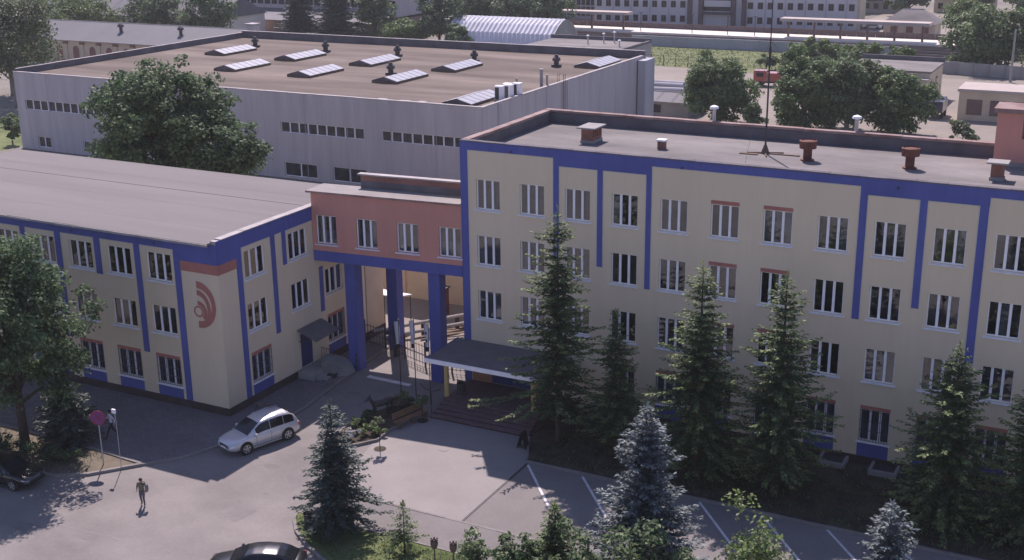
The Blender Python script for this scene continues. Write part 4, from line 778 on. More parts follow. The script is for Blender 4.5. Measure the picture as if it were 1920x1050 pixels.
for i in range(9): x = 2+i*2.6; G().box(x+.03, 158.5-.45*i, 0, x+2.57, 158.7-.45*i, 2.1).build('panel', 'concrete', t)
t = thing('wire_fence', 'thin post and wire fence beside the grass field', 'fence', (-38, 150, 0))
for i in range(10): x = -50+i*2.4; G().cyl(x, 150-.2*i, 0, 2.0, .06, n=5).build('post', 'darkmetal', t)
for z in (.6, 1.2, 1.8): G().tube([(-50, 150, z), (-28.4, 148.2, z)], .02, 4).build('wire', 'darkmetal', t)
t = thing('power_pole', 'pale concrete power pole with crossarm by the panel fence', 'pole', (16.2, 152, 0)); G().cyl(16.2, 152, 0, 8.5, .22, .14, n=8).build('shaft', 'concrete', t); G().box(15.4, 151.9, 7.6, 17, 152.1, 7.75).build('crossarm', 'darkmetal', t)
for i, (x, y, a, lab) in enumerate(((-31.5, 124, .1, 'nearest the hall'), (-31, 126.2, .05, 'second from the hall'), (-30, 119.5, .12, 'in front of the others'), (-28, 112.5, .1, 'closest to the camera'))):
    t = thing('concrete_pipe', 'long pale concrete pipe stacked in the yard, '+lab, 'pipe', (x, y, .0), a, 'concrete pipes in the yard'); G().tube([(-5, 0, .5), (5, 0, .5)], .5, 12).build('pipe', 'hallp', t, local=True); G().tube([(-5.1, 0, .5), (-4.6, 0, .5)], .58, 12).build('collar', 'concrete', t, local=True)
t = thing('yard_shed', 'low grey shed beside the hall end wall', 'building', (-24, 104, 0)); gable(t, -30, -20.5, 100, 106, 2.2, 3.0, 'concrete', 'slate', 2, 0); G().box(-26, 99.9, .5, -24.6, 100, 1.6).build('window', 'carglass', t)
def truck(name, label, loc, rz, cabm, boxm, L=6.4, bh=1.3):
    t = thing(name, label, 'truck', loc, rz); b = lambda n, m, *a: G().box(*a).build(n, m, t, local=True)
    b('chassis', 'darkmetal', -L/2, -.5, .55, L/2, .5, .8); b('cargo_box', boxm, -L/2, -1.15, .95, L/2-2.2, 1.15, .95+bh)
    g = G(); g.xprism([(-1.1, .8), (-1.1, 2.0), (-.95, 2.55), (.95, 2.55), (1.1, 2.0), (1.1, .8)], L/2-2.0, L/2); c = g.build('cab', cabm, t, local=True); G().box(L/2, -.95, 1.65, L/2+.02, .95, 2.35).build('windscreen', 'carglass', c, local=True)
    for s in (-1, 1): G().box(L/2-1.6, s*1.11-.01, 1.6, L/2-.5, s*1.11+.01, 2.25).build('side_window', 'carglass', c, local=True)
    for x in (-L/2+1, L/2-1.1):
        for s in (-1, 1): G().tube([(x, s*.85, .48), (x, s*1.12, .48)], .48, 12).build('wheel', 'rubber', t, local=True)
    return t
truck('tipper_truck', 'orange-red tipper truck parked in the sandy yard', (-17.6, 133, 0), PI+.1, 'carred', 'carred'); truck('box_lorry', 'white lorry beside the orange-red tipper truck', (-12.6, 131.5, 0), PI+.2, 'carwhite', 'carwhite', 6, 1.6)
truck('white_lorry', 'white lorry at the left of the round tree in the yard', (-27.0, 131, 0), .3, 'carwhite', 'carwhite', 5.5, 1.4)

# ------------------------------------------------------------------ trees
def trunk_mesh(h, r, limbs, m, lean=(0, 0), n=8):
    g = G(); g.tube([(lean[0]*t*h, lean[1]*t*h, h*t) for t in (0, .04, .3, .65, 1)], [r*1.5, r*1.1, r*.85, r*.5, r*.12], n)
    for pts, rr in limbs: g.tube(pts, rr, 5)
    return g.mesh('trunk', m, smooth=True)
def spruce(name, label, loc, h, rad, mats, seed, clear=.06, dens=1.0, gappy=.0, group='spruces', irregular=.18, tw=.34, droop=.25, trunkr=None, power=.72, tip=.36, lay=1.0):
    q = np.random.RandomState(seed); t = thing(name, label, 'tree', loc, 0, group)
    link('trunk', trunk_mesh(h*.97, trunkr or (.05+.012*h), [], 'bark'), t)
    P, D, S, L, W, MI = [], [], [], [], [], []
    z = clear*h; lev = 0
    sector = 1+irregular*np.sin(np.arange(72)/72*2*PI*3+q.uniform(0, 6))*.6
    while z < h*.985:
        f = (z-clear*h)/(h*(1-clear)); R0 = rad*(1-f)**power*(1+q.uniform(-irregular, irregular)) + .10
        R0 *= min(1, .55+f*5)*(1+.16*math.sin(z*2.1+seed)*irregular/.25)
        nb = int(max(4, (6+5*(1-f))*dens*lay**.8)); a0 = q.uniform(0, 6.28)
        for b in range(nb):
            if q.rand() < gappy: continue
            a = a0+b*2*PI/nb+q.uniform(-.25, .25); bl = R0*q.uniform(.72, 1.12)*sector[int(a/(2*PI)*72) % 72]
            el = (.55*f-.10)+q.uniform(-.12, .12); ns = max(2, int(bl/(.46*tw)*dens**.5))
            s = (np.arange(ns)+.6)/ns; ca, sa = math.cos(a), math.sin(a)
            r = s*bl*math.cos(el); zz = z+s*bl*math.sin(el)-droop*bl*(s**1.5)*.6+droop*bl*np.maximum(0, s-.7)*.9
            c = np.stack([r*ca, r*sa, zz], 1)
            out = np.array([ca, sa, 0]); sd = np.array([-sa, ca, 0])
            wloc = (1.05-.75*s)*min(1, bl/1.3)
            for sg in (-1, 1, 0):
                d = out*(.75 if sg else 1.0)+sd*sg*.85+np.array([0, 0, -.12 if sg else .02]); d = norm(d+q.normal(0, .17, (ns, 3)))
                nrm = np.array([0, 0, 1.])+q.normal(0, .45, (ns, 3)); sv = norm(np.cross(d, nrm))
                ll = tw*(.55+.75*wloc)*q.uniform(.75, 1.25, ns)*(1 if sg else .9)
                P.append(c+q.normal(0, .03, (ns, 3))); D.append(d); S.append(sv); L.append(ll); W.append(ll*q.uniform(.32, .5, ns)); MI.append((s > 1-tip*q.uniform(.4, 1.4, ns)) & (q.rand(ns) < .75))
                if sg: 
                    P.append(c+d*ll[:, None]*.35); d2 = norm(d*.7+out*.6+np.array([0, 0, -.25])+q.normal(0, .2, (ns, 3))); D.append(d2); S.append(norm(np.cross(d2, q.normal(0, 1, (ns, 3))))); L.append(ll*.75); W.append(ll*.3); MI.append((s > 1-tip*.7) & (q.rand(ns) < .5))
        z += (.24+.10*(1-f))*q.uniform(.8, 1.2)*(h/11)**.45*lay; lev += 1
    # leader
    k = 14; zz = h*(.95+.06*np.arange(k)/k); a = q.uniform(0, 6.28, k); d = norm(np.stack([np.cos(a)*.6, np.sin(a)*.6, np.full(k, .8)], 1))
    P.append(np.stack([0*zz, 0*zz, zz], 1)); D.append(d); S.append(norm(np.cross(d, q.normal(0, 1, (k, 3))))); L.append(np.full(k, .26)); W.append(np.full(k, .08)); MI.append(np.ones(k, bool))
    V, F = diamonds(np.concatenate(P), np.concatenate(D), np.concatenate(S), np.concatenate(L), np.concatenate(W))
    link('crown', np_mesh('crown', V, F, mats, np.concatenate(MI).astype(int)), t); return t
def blobs_crown(q, center, rx, ry, rz, nb, leaves, size, mats, br=.30, flat=.2, shell=.55, asp=.62, bot=-.75, lobes=None):
    """leaf blades gathered in clumps spread through the crown's volume"""
    lob = norm(q.normal(0, 1, (9, 3))); amp = q.uniform(-.30, .26, 9); B = []
    while len(B) < nb:
        u = norm(q.normal(0, 1, 3)); u[2] = u[2] if u[2] > bot else -u[2]*.3
        rr = shell+(1-shell)*q.rand()**.6; rr *= .92+.16*math.sin(3.1*math.atan2(u[1], u[0])+center[0])+.08*math.sin(5*u[2]+2*u[0])+float(np.sum(amp*np.exp(-(1-lob@u)*7)))
        B.append(u*rr)
    B = np.array(B)*np.array([rx, ry, rz])+np.array(center)
    bs = q.uniform(.6, 1.25, nb)*br*(rx+ry+rz)/3; per = (leaves*bs**2/np.sum(bs**2)).astype(int)+8
    P, O = [], []
    for b, s, n in zip(B, bs, per):
        u = norm(q.normal(0, 1, (n, 3))); u[:, 2] = np.abs(u[:, 2])*np.where(q.rand(n) < .72, 1, -1)
        P.append(b+u*s*(q.rand(n, 1)**.45)*np.array([1.1, 1.1, .75])); O.append(norm(u*.7+norm(P[-1]-np.array(center))*.5))
    P = np.concatenate(P); O = np.concatenate(O); n = len(P)
    N_ = norm(O*.6+np.array([0, 0, .55])+q.normal(0, .5, (n, 3))); d = norm(np.cross(N_, q.normal(0, 1, (n, 3)))+np.array([0, 0, -.25])); s = norm(np.cross(d, N_))
    sz = size*q.uniform(.65, 1.35, n); V, F = diamonds(P-d*sz[:, None]*.5, d, s, sz, sz*asp*q.uniform(.8, 1.2, n))
    return V, F, B, bs
def broadleaf(name, label, loc, h, rx, ry, mats, seed, nb=60, leaves=9000, size=.30, zc=None, rz=None, trunk=.25, group='broadleaf trees', br=.30, bark='bark', shell=.55, bot=-.75, forks=1, cat='tree'):
    q = np.random.RandomState(seed); t = thing(name, label, cat, loc, 0, group)
    rz = rz or h*.40; zc = zc or h-rz*1.0
    V, F, B, bs = blobs_crown(q, (0, 0, zc), rx, ry, rz, nb, leaves, size, mats, br, shell=shell, bot=bot)
    limbs = []; order = q.permutation(len(B))[:min(30, len(B))]
    for i in order:
        e = B[i]; z0 = q.uniform(.35, .8)*zc if zc > 1 else .1
        b0 = np.array([0, 0, min(z0, e[2]*.8+.05)]); mid = (b0+e)/2+np.array([0, 0, .12*rz]); limbs.append(([tuple(b0), tuple(mid), tuple(e)], [trunk*.5, trunk*.3, trunk*.08]))
    if forks > 1:
        for k in range(forks): a = k*2*PI/forks+q.rand(); limbs.append(([(0, 0, .05), (math.cos(a)*rx*.2, math.sin(a)*ry*.2, zc*.5), (math.cos(a)*rx*.45, math.sin(a)*ry*.45, zc)], [trunk*.8, trunk*.5, trunk*.2]))
    link('trunk', trunk_mesh(zc+rz*.5, trunk, limbs, bark), t)
    mi = (q.rand(len(F)) < .25).astype(int) if len(mats) > 1 else None
    link('crown', np_mesh('crown', V, F, mats, mi), t); return t
GS = ['needle', 'needletip']; BS = ['bneedle', 'bneedletip']; DS = ['dneedle', 'dneedletip']
g1 = 'spruces in front of the beige building'
spruce('spruce_tree', 'tallest green spruce beside the entrance canopy, reaching the top windows', (8.9, -4.9, .1), 14.1, 3.2, GS, 1, clear=.16, trunkr=.15, gappy=.14, irregular=.30, tw=.27, lay=1.4, group=g1, droop=.30)
spruce('spruce_tree', 'slim short spruce between the entrance spruce and the next tall one', (12.4, -4.7, .1), 8.5, 1.9, GS, 2, clear=.12, gappy=.12, irregular=.28, tw=.25, lay=1.3, group=g1)
spruce('spruce_tree', 'broad tall spruce right of the slim short one', (17.6, -5.6, .1), 12.2, 3.2, GS, 3, clear=.08, gappy=.07, irregular=.26, tw=.27, lay=1.4, group=g1)
spruce('spruce_tree', 'tall conical spruce just left of two barred ground-floor windows', (22.0, -5.5, .1), 12.2, 3.1, GS, 4, clear=.08, gappy=.07, irregular=.24, tw=.27, lay=1.4, group=g1)
spruce('spruce_tree', 'wide bright-tipped spruce below the longest blue stripe', (30.5, -4.9, .1), 9.6, 3.3, GS, 5, clear=.06, gappy=.07, irregular=.26, tw=.27, lay=1.4, group=g1, tip=.4)
spruce('spruce_tree', 'spruce cut by the right picture edge', (34.4, -4.9, .1), 8.8, 3.1, GS, 6, clear=.06, gappy=.06, irregular=.24, tw=.27, lay=1.4, group=g1)
g2 = 'blue spruces of the green strip'
spruce('blue_spruce', 'dark layered blue spruce alone on the kerbed island, centre foreground', (3.2, -19.0, .1), 6.9, 2.35, DS, 7, clear=.10, gappy=.10, irregular=.30, tw=.27, group=g2, droop=.42, dens=1.15, lay=1.9, tip=.2)
spruce('blue_spruce', 'large silvery blue spruce rising from the bottom edge', (20.6, -21.2, .1), 10.8, 3.4, BS, 8, clear=.05, gappy=.02, irregular=.22, tw=.26, lay=1.25, power=.82, group=g2, dens=1.6, droop=.2, tip=.5)
spruce('blue_spruce', 'small grey-blue spruce top at the lower right', (30.6, -22, .1), 9.1, 2.4, BS, 9, clear=.05, irregular=.2, tw=.30, group=g2)
spruce('blue_spruce', 'low silvery spruce under the left tree near the road sign', (-16.9, -17.5, .1), 3.9, 2.3, DS, 10, clear=.05, irregular=.2, tw=.34, group=g2, droop=.35)
spruce('young_fir', 'small dense green fir at the bottom edge left of the silvery spruce', (17.0, -22.3, .1), 6.1, 1.5, GS, 11, clear=.04, tw=.26, dens=1.3, group=g2)
spruce('small_pine', 'small sparse pine sapling on the grass beside the dark spruce', (7.6, -19.6, .1), 2.6, .95, ['leafD', 'needletip'], 12, clear=.25, gappy=.45, dens=.75, irregular=.35, tw=.22, group=g2, trunkr=.05)
g3 = 'foreground broadleaf trees'
broadleaf('foreground_tree', 'bright green sapling overlapping the silvery spruce at the bottom', (21.6, -24.0, .1), 7.6, 1.7, 1.5, ['leafB', 'leafP'], 21, 40, 1900, .19, zc=5.0, rz=2.8, trunk=.09, group=g3, shell=.35)
broadleaf('foreground_tree', 'pale-topped sapling at the bottom edge right of the silvery spruce', (25.9, -23, .1), 8.9, 1.5, 1.3, ['leafC', 'leafP'], 22, 30, 1900, .19, br=.36, zc=5.8, rz=2.8, trunk=.08, group=g3, shell=.3)
for i, (x, y, h, rx, lab) in enumerate(((13.2, -22.6, 4.4, .75, 'slender leafy shrub at the bottom edge, first right of the tulip lamps'), (14.8, -22.6, 4.9, .7, 'slender leafy shrub at the bottom edge, between its two neighbours'), (15.9, -22.4, 4.9, .8, 'slender leafy shrub at the bottom edge, beside the young fir'), (18.6, -23.8, 6.4, 1.3, 'leafy bush in front of the silvery spruce foot'), (23.9, -24, 6.6, 1.2, 'leafy bush at the bottom edge between the two saplings'))):
    broadleaf('leafy_shrub', lab, (x, y, .1), h, rx, rx, ['leafB', 'leafP'], 30+i, 22, 1100 if rx < 1 else 1900, .20, zc=h*.6, rz=h*.38, trunk=.05, group='shrubs at the bottom edge', shell=.2, cat='shrub')
g4 = 'trees on the left island'
broadleaf('linden_tree', 'large leafy tree at the left edge shading the road', (-18.6, -19.3, .1), 13.4, 4.4, 4.4, ['leafA', 'leafB'], 41, 200, 34000, .24, zc=8.0, rz=5.5, trunk=.26, group=g4, shell=.42, br=.20, bot=-.9)
broadleaf('linden_tree', 'second leafy tree cut off by the left edge', (-27.5, -19.8, .1), 13.0, 5.6, 5.2, ['leafB', 'leafD'], 42, 100, 19000, .30, zc=7.8, rz=5.0, trunk=.28, group=g4)
broadleaf('dark_shrub', 'dark purplish low shrub beside the black parked car', (-19.5, -20.6, .1), 1.7, 2.4, .9, ['leafA'], 43, 20, 2200, .16, zc=.8, rz=.8, trunk=.04, group='shrubs on the left island', cat='shrub')
broadleaf('dark_shrub', 'low shrub around the trunk base of the left tree', (-15.5, -19.8, .1), 1.1, 1.6, .8, ['leafA'], 44, 14, 1500, .15, zc=.5, rz=.5, trunk=.03, group='shrubs on the left island', cat='shrub')
broadleaf('maple_tree', 'huge round dark green tree between the pale roof and the grey hall', (-40.4, 17.5, 0), 18.7, 6.9, 6.9, ['leafA', 'leafB'], 51, 260, 33000, .38, shell=.42, zc=10.6, rz=7.6, trunk=.5, group='trees behind the pale roof', br=.165, forks=4)
broadleaf('maple_tree', 'smaller leafy crown at the right flank of the huge round tree', (-34.4, 18.5, 0), 13.4, 3.9, 3.9, ['leafA', 'leafB'], 52, 60, 11000, .38, zc=8.4, rz=4.8, trunk=.3, group='trees behind the pale roof')
g5 = 'trees in the yard beyond the hall'
broadleaf('yard_tree', 'round dark tree behind the roof, left of the tipper truck', (-15.8, 98, 0), 10.0, 4.7, 4.4, ['leafB', 'leafC'], 61, 150, 18000, .42, br=.23, shell=.5, bot=-1, zc=4.7, rz=5.3, trunk=.3, group=g5)
broadleaf('yard_tree', 'tall bushy tree right of the antenna mast', (-3.6, 98, 0), 10.8, 4.6, 4.4, ['leafB', 'leafC'], 62, 160, 18000, .42, br=.23, shell=.5, bot=-1, zc=4.9, rz=5.6, trunk=.3, group=g5, bark='bark2')
broadleaf('yard_tree', 'bushy tree in the middle of the yard clump', (1.6, 100, 0), 10.4, 4.6, 4.2, ['leafB', 'leafP'], 63, 160, 18000, .42, br=.23, shell=.5, bot=-1, zc=4.8, rz=5.5, trunk=.3, group=g5, bark='bark2')
broadleaf('yard_tree', 'right-hand tree of the yard clump in front of the cream store', (8.2, 99.5, 0), 9.6, 4.4, 4.0, ['leafB', 'leafC'], 64, 130, 14500, .42, br=.23, shell=.5, bot=-1, zc=4.4, rz=5.0, trunk=.26, group=g5)
broadleaf('yard_tree', 'lower bushy tree left of the yard clump foot', (-9.8, 95, 0), 4.4, 1.7, 1.7, ['leafB', 'leafD'], 65, 30, 2200, .38, bot=-1, zc=2.0, rz=2.3, trunk=.16, group=g5)
broadleaf('yard_tree', 'big light-topped tree at the upper right edge', (10.5, 165, 0), 11.6, 7.4, 6, ['leafB', 'leafC'], 66, 100, 13000, .6, bot=-1, zc=5.4, rz=6, trunk=.4, group=g5)
broadleaf('yard_tree', 'big light-topped tree cut by the upper right corner', (22, 166, 0), 12, 7.4, 6, ['leafB', 'leafC'], 67, 90, 10000, .6, bot=-1, zc=5.4, rz=6.2, trunk=.4, group=g5)
broadleaf('yard_shrub', 'sprawling shrub beside the garage block', (16.6, 98, 0), 2.6, 2.3, 1.6, ['leafD', 'leafP'], 68, 22, 1500, .35, zc=1.2, rz=1.3, trunk=.06, group='yard shrubs', cat='shrub')
for i in range(5): broadleaf('hedge_bush', 'bright green bush in the hedge before the tracks, '+('leftmost', 'second from left', 'middle', 'second from right', 'rightmost')[i], (-21+i*4.4, 163-rng.uniform(-1, 1), 0), 4.4, 2.9, 2.2, ['leafC', 'leafB'], 70+i, 26, 1900, .5, zc=2.2, rz=2.2, trunk=.1, group='hedge bushes by the tracks', cat='shrub')
for i in range(4): broadleaf('hedge_bush', 'olive bush at the lower edge of the grass field, '+('leftmost', 'second from left', 'third from left', 'rightmost')[i], (-24+i*4.6, 150+rng.uniform(-1, 1), 0), 3.2, 2.6, 1.8, ['leafB', 'leafD'], 80+i, 20, 1200, .5, zc=1.5, rz=1.6, trunk=.1, group='bushes of the grass field', cat='shrub')
g6 = 'trees behind the depot'
for i, (x, y, h, r_, m, lab) in enumerate(((-190, 150, 8.6, 8, ['leafC', 'leafD'], 'light green round tree between the slate and metal roofs'), (-172, 152, 9.8, 6.5, ['leafA', 'leafB'], 'dark round tree in front of the clerestory shed, left'), (-157, 153, 9.5, 6, ['leafA', 'leafB'], 'dark round tree in front of the clerestory shed, right'))):
    broadleaf('depot_tree', lab, (x+17, y-14, 0), h*1.35, r_*1.1, r_*.9, m, 90+i, 60, 6000, .62, zc=h*.72, rz=h*.62, trunk=.35, group=g6)
for i, (x, h, lab) in enumerate(((-127.5, 13.8, 'dark conifer behind the hall roof, left'), (-117.8, 13.6, 'dark conifer behind the hall roof, right of the first'))):
    spruce('dark_conifer', lab, (x, 154, 0), h, 6.0, DS, 95+i, clear=.02, tw=.8, dens=1.0, group=g6, irregular=.2)
for i, (x, y, h, rx, m, lab) in enumerate(((-109.5, 156, 12.5, 4.4, ['leafA', 'leafB'], 'narrow green tree right of the conifers'), (-101, 153, 6.2, 5.2, ['leafC', 'leafB'], 'bright round bush behind the hall roof'), (-94.0, 156, 13.0, 4.9, ['leafA', 'leafD'], 'tall grey-green tree left of the hangar'), (-87.5, 152, 6.0, 3.2, ['leafB', 'leafD'], 'olive bush at the hangar corner'), (-101.5, 186, 9.5, 6, ['leafA', 'leafB'], 'dark wide tree behind the hangar, left'), (-92, 186, 9.5, 6, ['leafA', 'leafB'], 'dark wide tree behind the hangar, middle'), (-82.5, 184, 9.6, 5.5, ['leafA', 'leafB'], 'dark wide tree at the right end of the hangar'))):
    broadleaf('background_tree', lab, (x, y, 0), h, rx, rx*.85, m, 100+i, 55, 5200, .58, zc=h*.52, rz=h*.48, trunk=.3, group=g6)
broadleaf('birch_tree', 'hanging birch at the upper left edge beside the hall', (-117, 68, 0), 19, 6.5, 6, ['leafD', 'leafP'], 110, 90, 9500, .5, zc=10.2, rz=8.6, trunk=.32, group=g6, bark='bark2', shell=.45)
broadleaf('birch_tree', 'second birch behind the first at the upper left corner', (-127, 76, 0), 17, 6, 6, ['leafB', 'leafD'], 111, 60, 6000, .55, zc=9, rz=8, trunk=.3, group=g6, bark='bark2')
for i, (x, y) in enumerate(((-33, 262), (-19, 256), (-4, 262), (8, 255), (20, 258), (30, 250), (-12, 285), (10, 285))):
    broadleaf('distant_tree', 'distant tree beyond the station square, number '+('one', 'two', 'three', 'four', 'five', 'six', 'seven', 'eight')[i]+' from the station', (x, y, 0), 9+2*(i % 3), 5, 5, ['leafA', 'leafB'], 120+i, 30, 2000, .9, trunk=.35, zc=5, rz=4.6, group='distant trees')
t = thing('clipped_thuja', 'dark clipped column thuja at the left corner of the hall', 'shrub', (-93.6, 46.3, 0)); q = np.random.RandomState(140); V, F, B_, b_ = blobs_crown(q, (0, 0, 1.7), .75, .75, 1.8, 24, 1600, .3, None, .35); link('crown', np_mesh('crown', V, F, ['needle']), t); G().cyl(-93.6, 46.3, 0, .6, .1, n=6).build('trunk', 'bark', t)
sheet('lawn', [(-140, 40), (-92, 40), (-92, 54), (-118, 60), (-140, 62)], .008, 'grassg')
broadleaf('lawn_shrub', 'low rounded shrub on the lawn left of the hall', (-101, 55, 0), 2.2, 4.5, 1.6, ['leafB', 'leafD'], 141, 26, 1700, .45, zc=1, rz=1.1, trunk=.06, group='lawn shrubs', cat='shrub')
# ground cover
def cover(name, label, cat, pts_fn, n, size, mats, z=.1, up=.7, seed=1):
    q = np.random.RandomState(seed); P = pts_fn(q, n); P = np.concatenate([P, np.full((len(P), 1), z)], 1); n = len(P)
    d = norm(q.normal(0, .6, (n, 3))*np.array([1, 1, .3])+np.array([0, 0, up])); s = norm(np.cross(d, q.normal(0, 1, (n, 3)))); L = size*q.uniform(.5, 1.5, n)
    V, F = diamonds(P, d, s, L, L*.35); o = link(name, np_mesh(name, V, F, mats, (q.rand(n) < .3).astype(int))); return tag(o, label, cat, kind='stuff')
def rect(x0, y0, x1, y1): return lambda q, n: np.stack([q.uniform(x0, x1, n), q.uniform(y0, y1, n)], 1)
cover('field_weeds', 'tall weeds and grass of the green field before the tracks', 'grass', lambda q, n: (lambda x, f: np.stack([x, 148+.1*np.abs(x+40)+f*(174-148-.1*np.abs(x+40))], 1))(q.uniform(-56, 2, n), q.rand(n)), 6000, .34, ['leafC', 'leafB'], 0, .6, 201)
cover('bed_plants', 'dark low growth under the spruces along the beige building', 'ground cover', rect(8.6, -7.7, 45, -.6), 9000, .16, ['leafA', 'needle'], .1, .9, 202)
cover('strip_grass', 'short grass of the kerbed strip along the footway', 'grass', lambda q, n: (lambda p: p[(p[:, 1] > -19-.62*(p[:, 0]-.4)) | (p[:, 0] > 7)])(np.stack([q.uniform(.6, 30, n), q.uniform(-22.6, -18.8, n)], 1)), 16000, .10, ['leafB', 'leafD'], .1, 1.0, 203)
cover('island_grass', 'sparse dry grass on the left island', 'grass', rect(-30, -21, -13.6, -17.9), 4000, .10, ['leafD', 'leafP'], .1, .9, 204)

# ------------------------------------------------------------------ flower bed, bench, cart ornament, topiary, flags
fb = [(-2.7, -11.0), (-1.5, -10.4), (-.75, -9.3), (-.85, -7.8), (-.45, -5.4), (-.2, -4.6), (-2.2, -3.4), (-3.3, -6.2), (-3.5, -9.0)]
slab('flower_bed', fb, .13, 'soil'); kerb(fb+[fb[0]], .1, .17, seg=.6)
g7 = 'plants of the flower bed'
for i, (x, y, h, r_, m, lab) in enumerate(((-2.2, -9.9, .7, .55, ['petal', 'leafP'], 'low white-flowering plant at the near end of the flower bed'), (-1.9, -9.0, .85, .7, ['leafC', 'leafP'], 'bright green bushy plant in the flower bed'), (-1.2, -8.7, .65, .5, ['leafC'], 'small bright green plant beside the topiary stem'), (-2.7, -8.2, .8, .6, ['leafA'], 'dark green plant behind the bright one in the flower bed'), (-2.8, -7.0, .8, .55, ['leafA', 'leafB'], 'dark green plant beside the cart ornament'), (-1.6, -4.6, .9, .6, ['leafA', 'leafB'], 'dark plant at the far end of the flower bed'), (-2.4, -5.2, 1.0, .6, ['leafA', 'leafB'], 'dark plant under the horse ornament'))):
    broadleaf('bed_plant', lab, (x, y, .12), h, r_, r_, m, 150+i, 12, 420, .13, zc=h*.5, rz=h*.5, trunk=.02, group=g7, cat='plant', shell=.2)
t = thing('park_bench', 'long wooden slatted bench along the flower bed', 'bench', (-.75, -6.2, 0)); bd = Vector((.32, 1.25, 0)).normalized(); bs_ = Vector((bd.y, -bd.x, 0)); b0 = Vector((-1.0, -7.3, 0))
def bpt(u, v, z): p = b0+bd*u+bs_*v; return (p.x, p.y, z)
def bslat(u0, u1, v0, v1, z0, z1, nm, m): g = G(); k = G().box(u0, v0, z0, u1, v1, z1); g.add([bpt(x, y, z) for x, y, z in k.v], [f[::-1] for f in k.f]); return g.build(nm, m, t)
for i in range(4): bslat(0, 2.6, .12+i*.11, .21+i*.11, .44, .47, 'seat_slat', 'wood')
for i in range(3): bslat(0, 2.6, .04-.02*i, .07-.02*i, .56+i*.13, .66+i*.13, 'back_slat', 'wood')
for u in (.15, 1.3, 2.4): bslat(u, u+.07, .08, .54, .0, .44, 'leg', 'oldwood'); bslat(u, u+.06, .0, .06, .44, .95, 'back_post', 'oldwood')
t = thing('horse_ornament', 'dark horse and cart garden ornament with greenery in the flower bed', 'ornament', (-2.2, -6.2, .13))
hd = Vector((.5, 1, 0)).normalized(); hs = Vector((-hd.y, hd.x, 0)); h0 = Vector((-2.75, -6.9, .13))
hp = lambda u, v, z: tuple(h0+hd*u+hs*v+Vector((0, 0, z)))
g = G(); g.tube([hp(.1, 0, .8), hp(.3, 0, .88), hp(.8, 0, .85), hp(1.15, 0, .9), hp(1.3, 0, .88)], [.1, .2, .19, .21, .12], 10); g.tube([hp(.2, 0, .9), hp(.0, 0, 1.2), hp(-.1, 0, 1.4)], [.14, .11, .09], 8); g.tube([hp(-.06, 0, 1.42), hp(-.22, 0, 1.32), hp(-.38, 0, 1.2)], [.1, .08, .05], 8)
for s in (-.04, .04): g.tube([hp(-.03, s, 1.46), hp(-.02, s, 1.58)], [.03, .01], 5)
for u, s in ((.25, .1), (.25, -.1), (1.15, .1), (1.15, -.1)): g.tube([hp(u, s, .75), hp(u+.04, s, .4), hp(u, s, .0)], [.09, .055, .045], 7)
g.tube([hp(1.3, 0, .92), hp(1.45, 0, .7), hp(1.47, 0, .4)], [.05, .05, .02], 6); g.build('horse', 'darkmetal', t, smooth=True)
g = G(); ringp = lambda c, r, n=16: [tuple(Vector(c)+hd*r*math.cos(2*PI*i/n)+Vector((0, 0, r*math.sin(2*PI*i/n)))) for i in range(n+1)]
for v in (-.35, .35):
    g = G(); g.tube(ringp(hp(2.2, v, .42), .42), .04, 6)
    for i in range(6): a = i*PI/3; c = Vector(hp(2.2, v, .42)); g.tube([c, c+hd*.4*math.cos(a)+Vector((0, 0, .4*math.sin(a)))], .018, 4)
    g.build('cart_wheel', 'darkmetal', t)
g = G(); k = G().box(1.6, -.3, .5, 2.8, .3, .58); g.add([hp(*p) for p in k.v], k.f)
for v in (-.3, .28): k = G().box(1.6, v, .58, 2.8, v+.03, .85); g.add([hp(*p) for p in k.v], k.f)
for v in (-.25, .25): g.tube([hp(1.65, v, .55), hp(.4, v, .75)], .025, 5)
g.build('cart', 'oldwood', t)
q = np.random.RandomState(160); V, F, B_, b_ = blobs_crown(q, (0, 0, 0), .6, .35, .22, 8, 260, .13, None, .5); c = Vector(hp(2.2, 0, .95))-wl(t); o = link('cart_flowers', np_mesh('cart_flowers', V, F, ['leafC', 'leafP'], (q.rand(len(F)) < .5).astype(int)), t, c)
for i, (x, y, h, m, lab) in enumerate(((-.05, -10.1, 2.2, ['leafP', 'leafD'], 'pale ball topiary on a thin stem before the flower bed'), (.1, -5.6, 1.75, ['leafA', 'leafB'], 'dark ball topiary on a thin stem beside the steps'))):
    t = thing('topiary', lab, 'topiary', (x, y, 0), group='ball topiaries'); G().cyl(x, y, .03, h-.5, .025, .02, n=7).build('stem', 'bark', t); G().lathe(x, y, [(.36, .013), (.36, .03), (.05, .05)], 18).build('base_disc', 'soil', t)
    q = np.random.RandomState(170+i); V, F, B_, b_ = blobs_crown(q, (0, 0, h-.38), .42, .42, .34, 16, 460, .12, None, .4); link('crown', np_mesh('crown', V, F, m, (q.rand(len(F)) < .3).astype(int)), t)
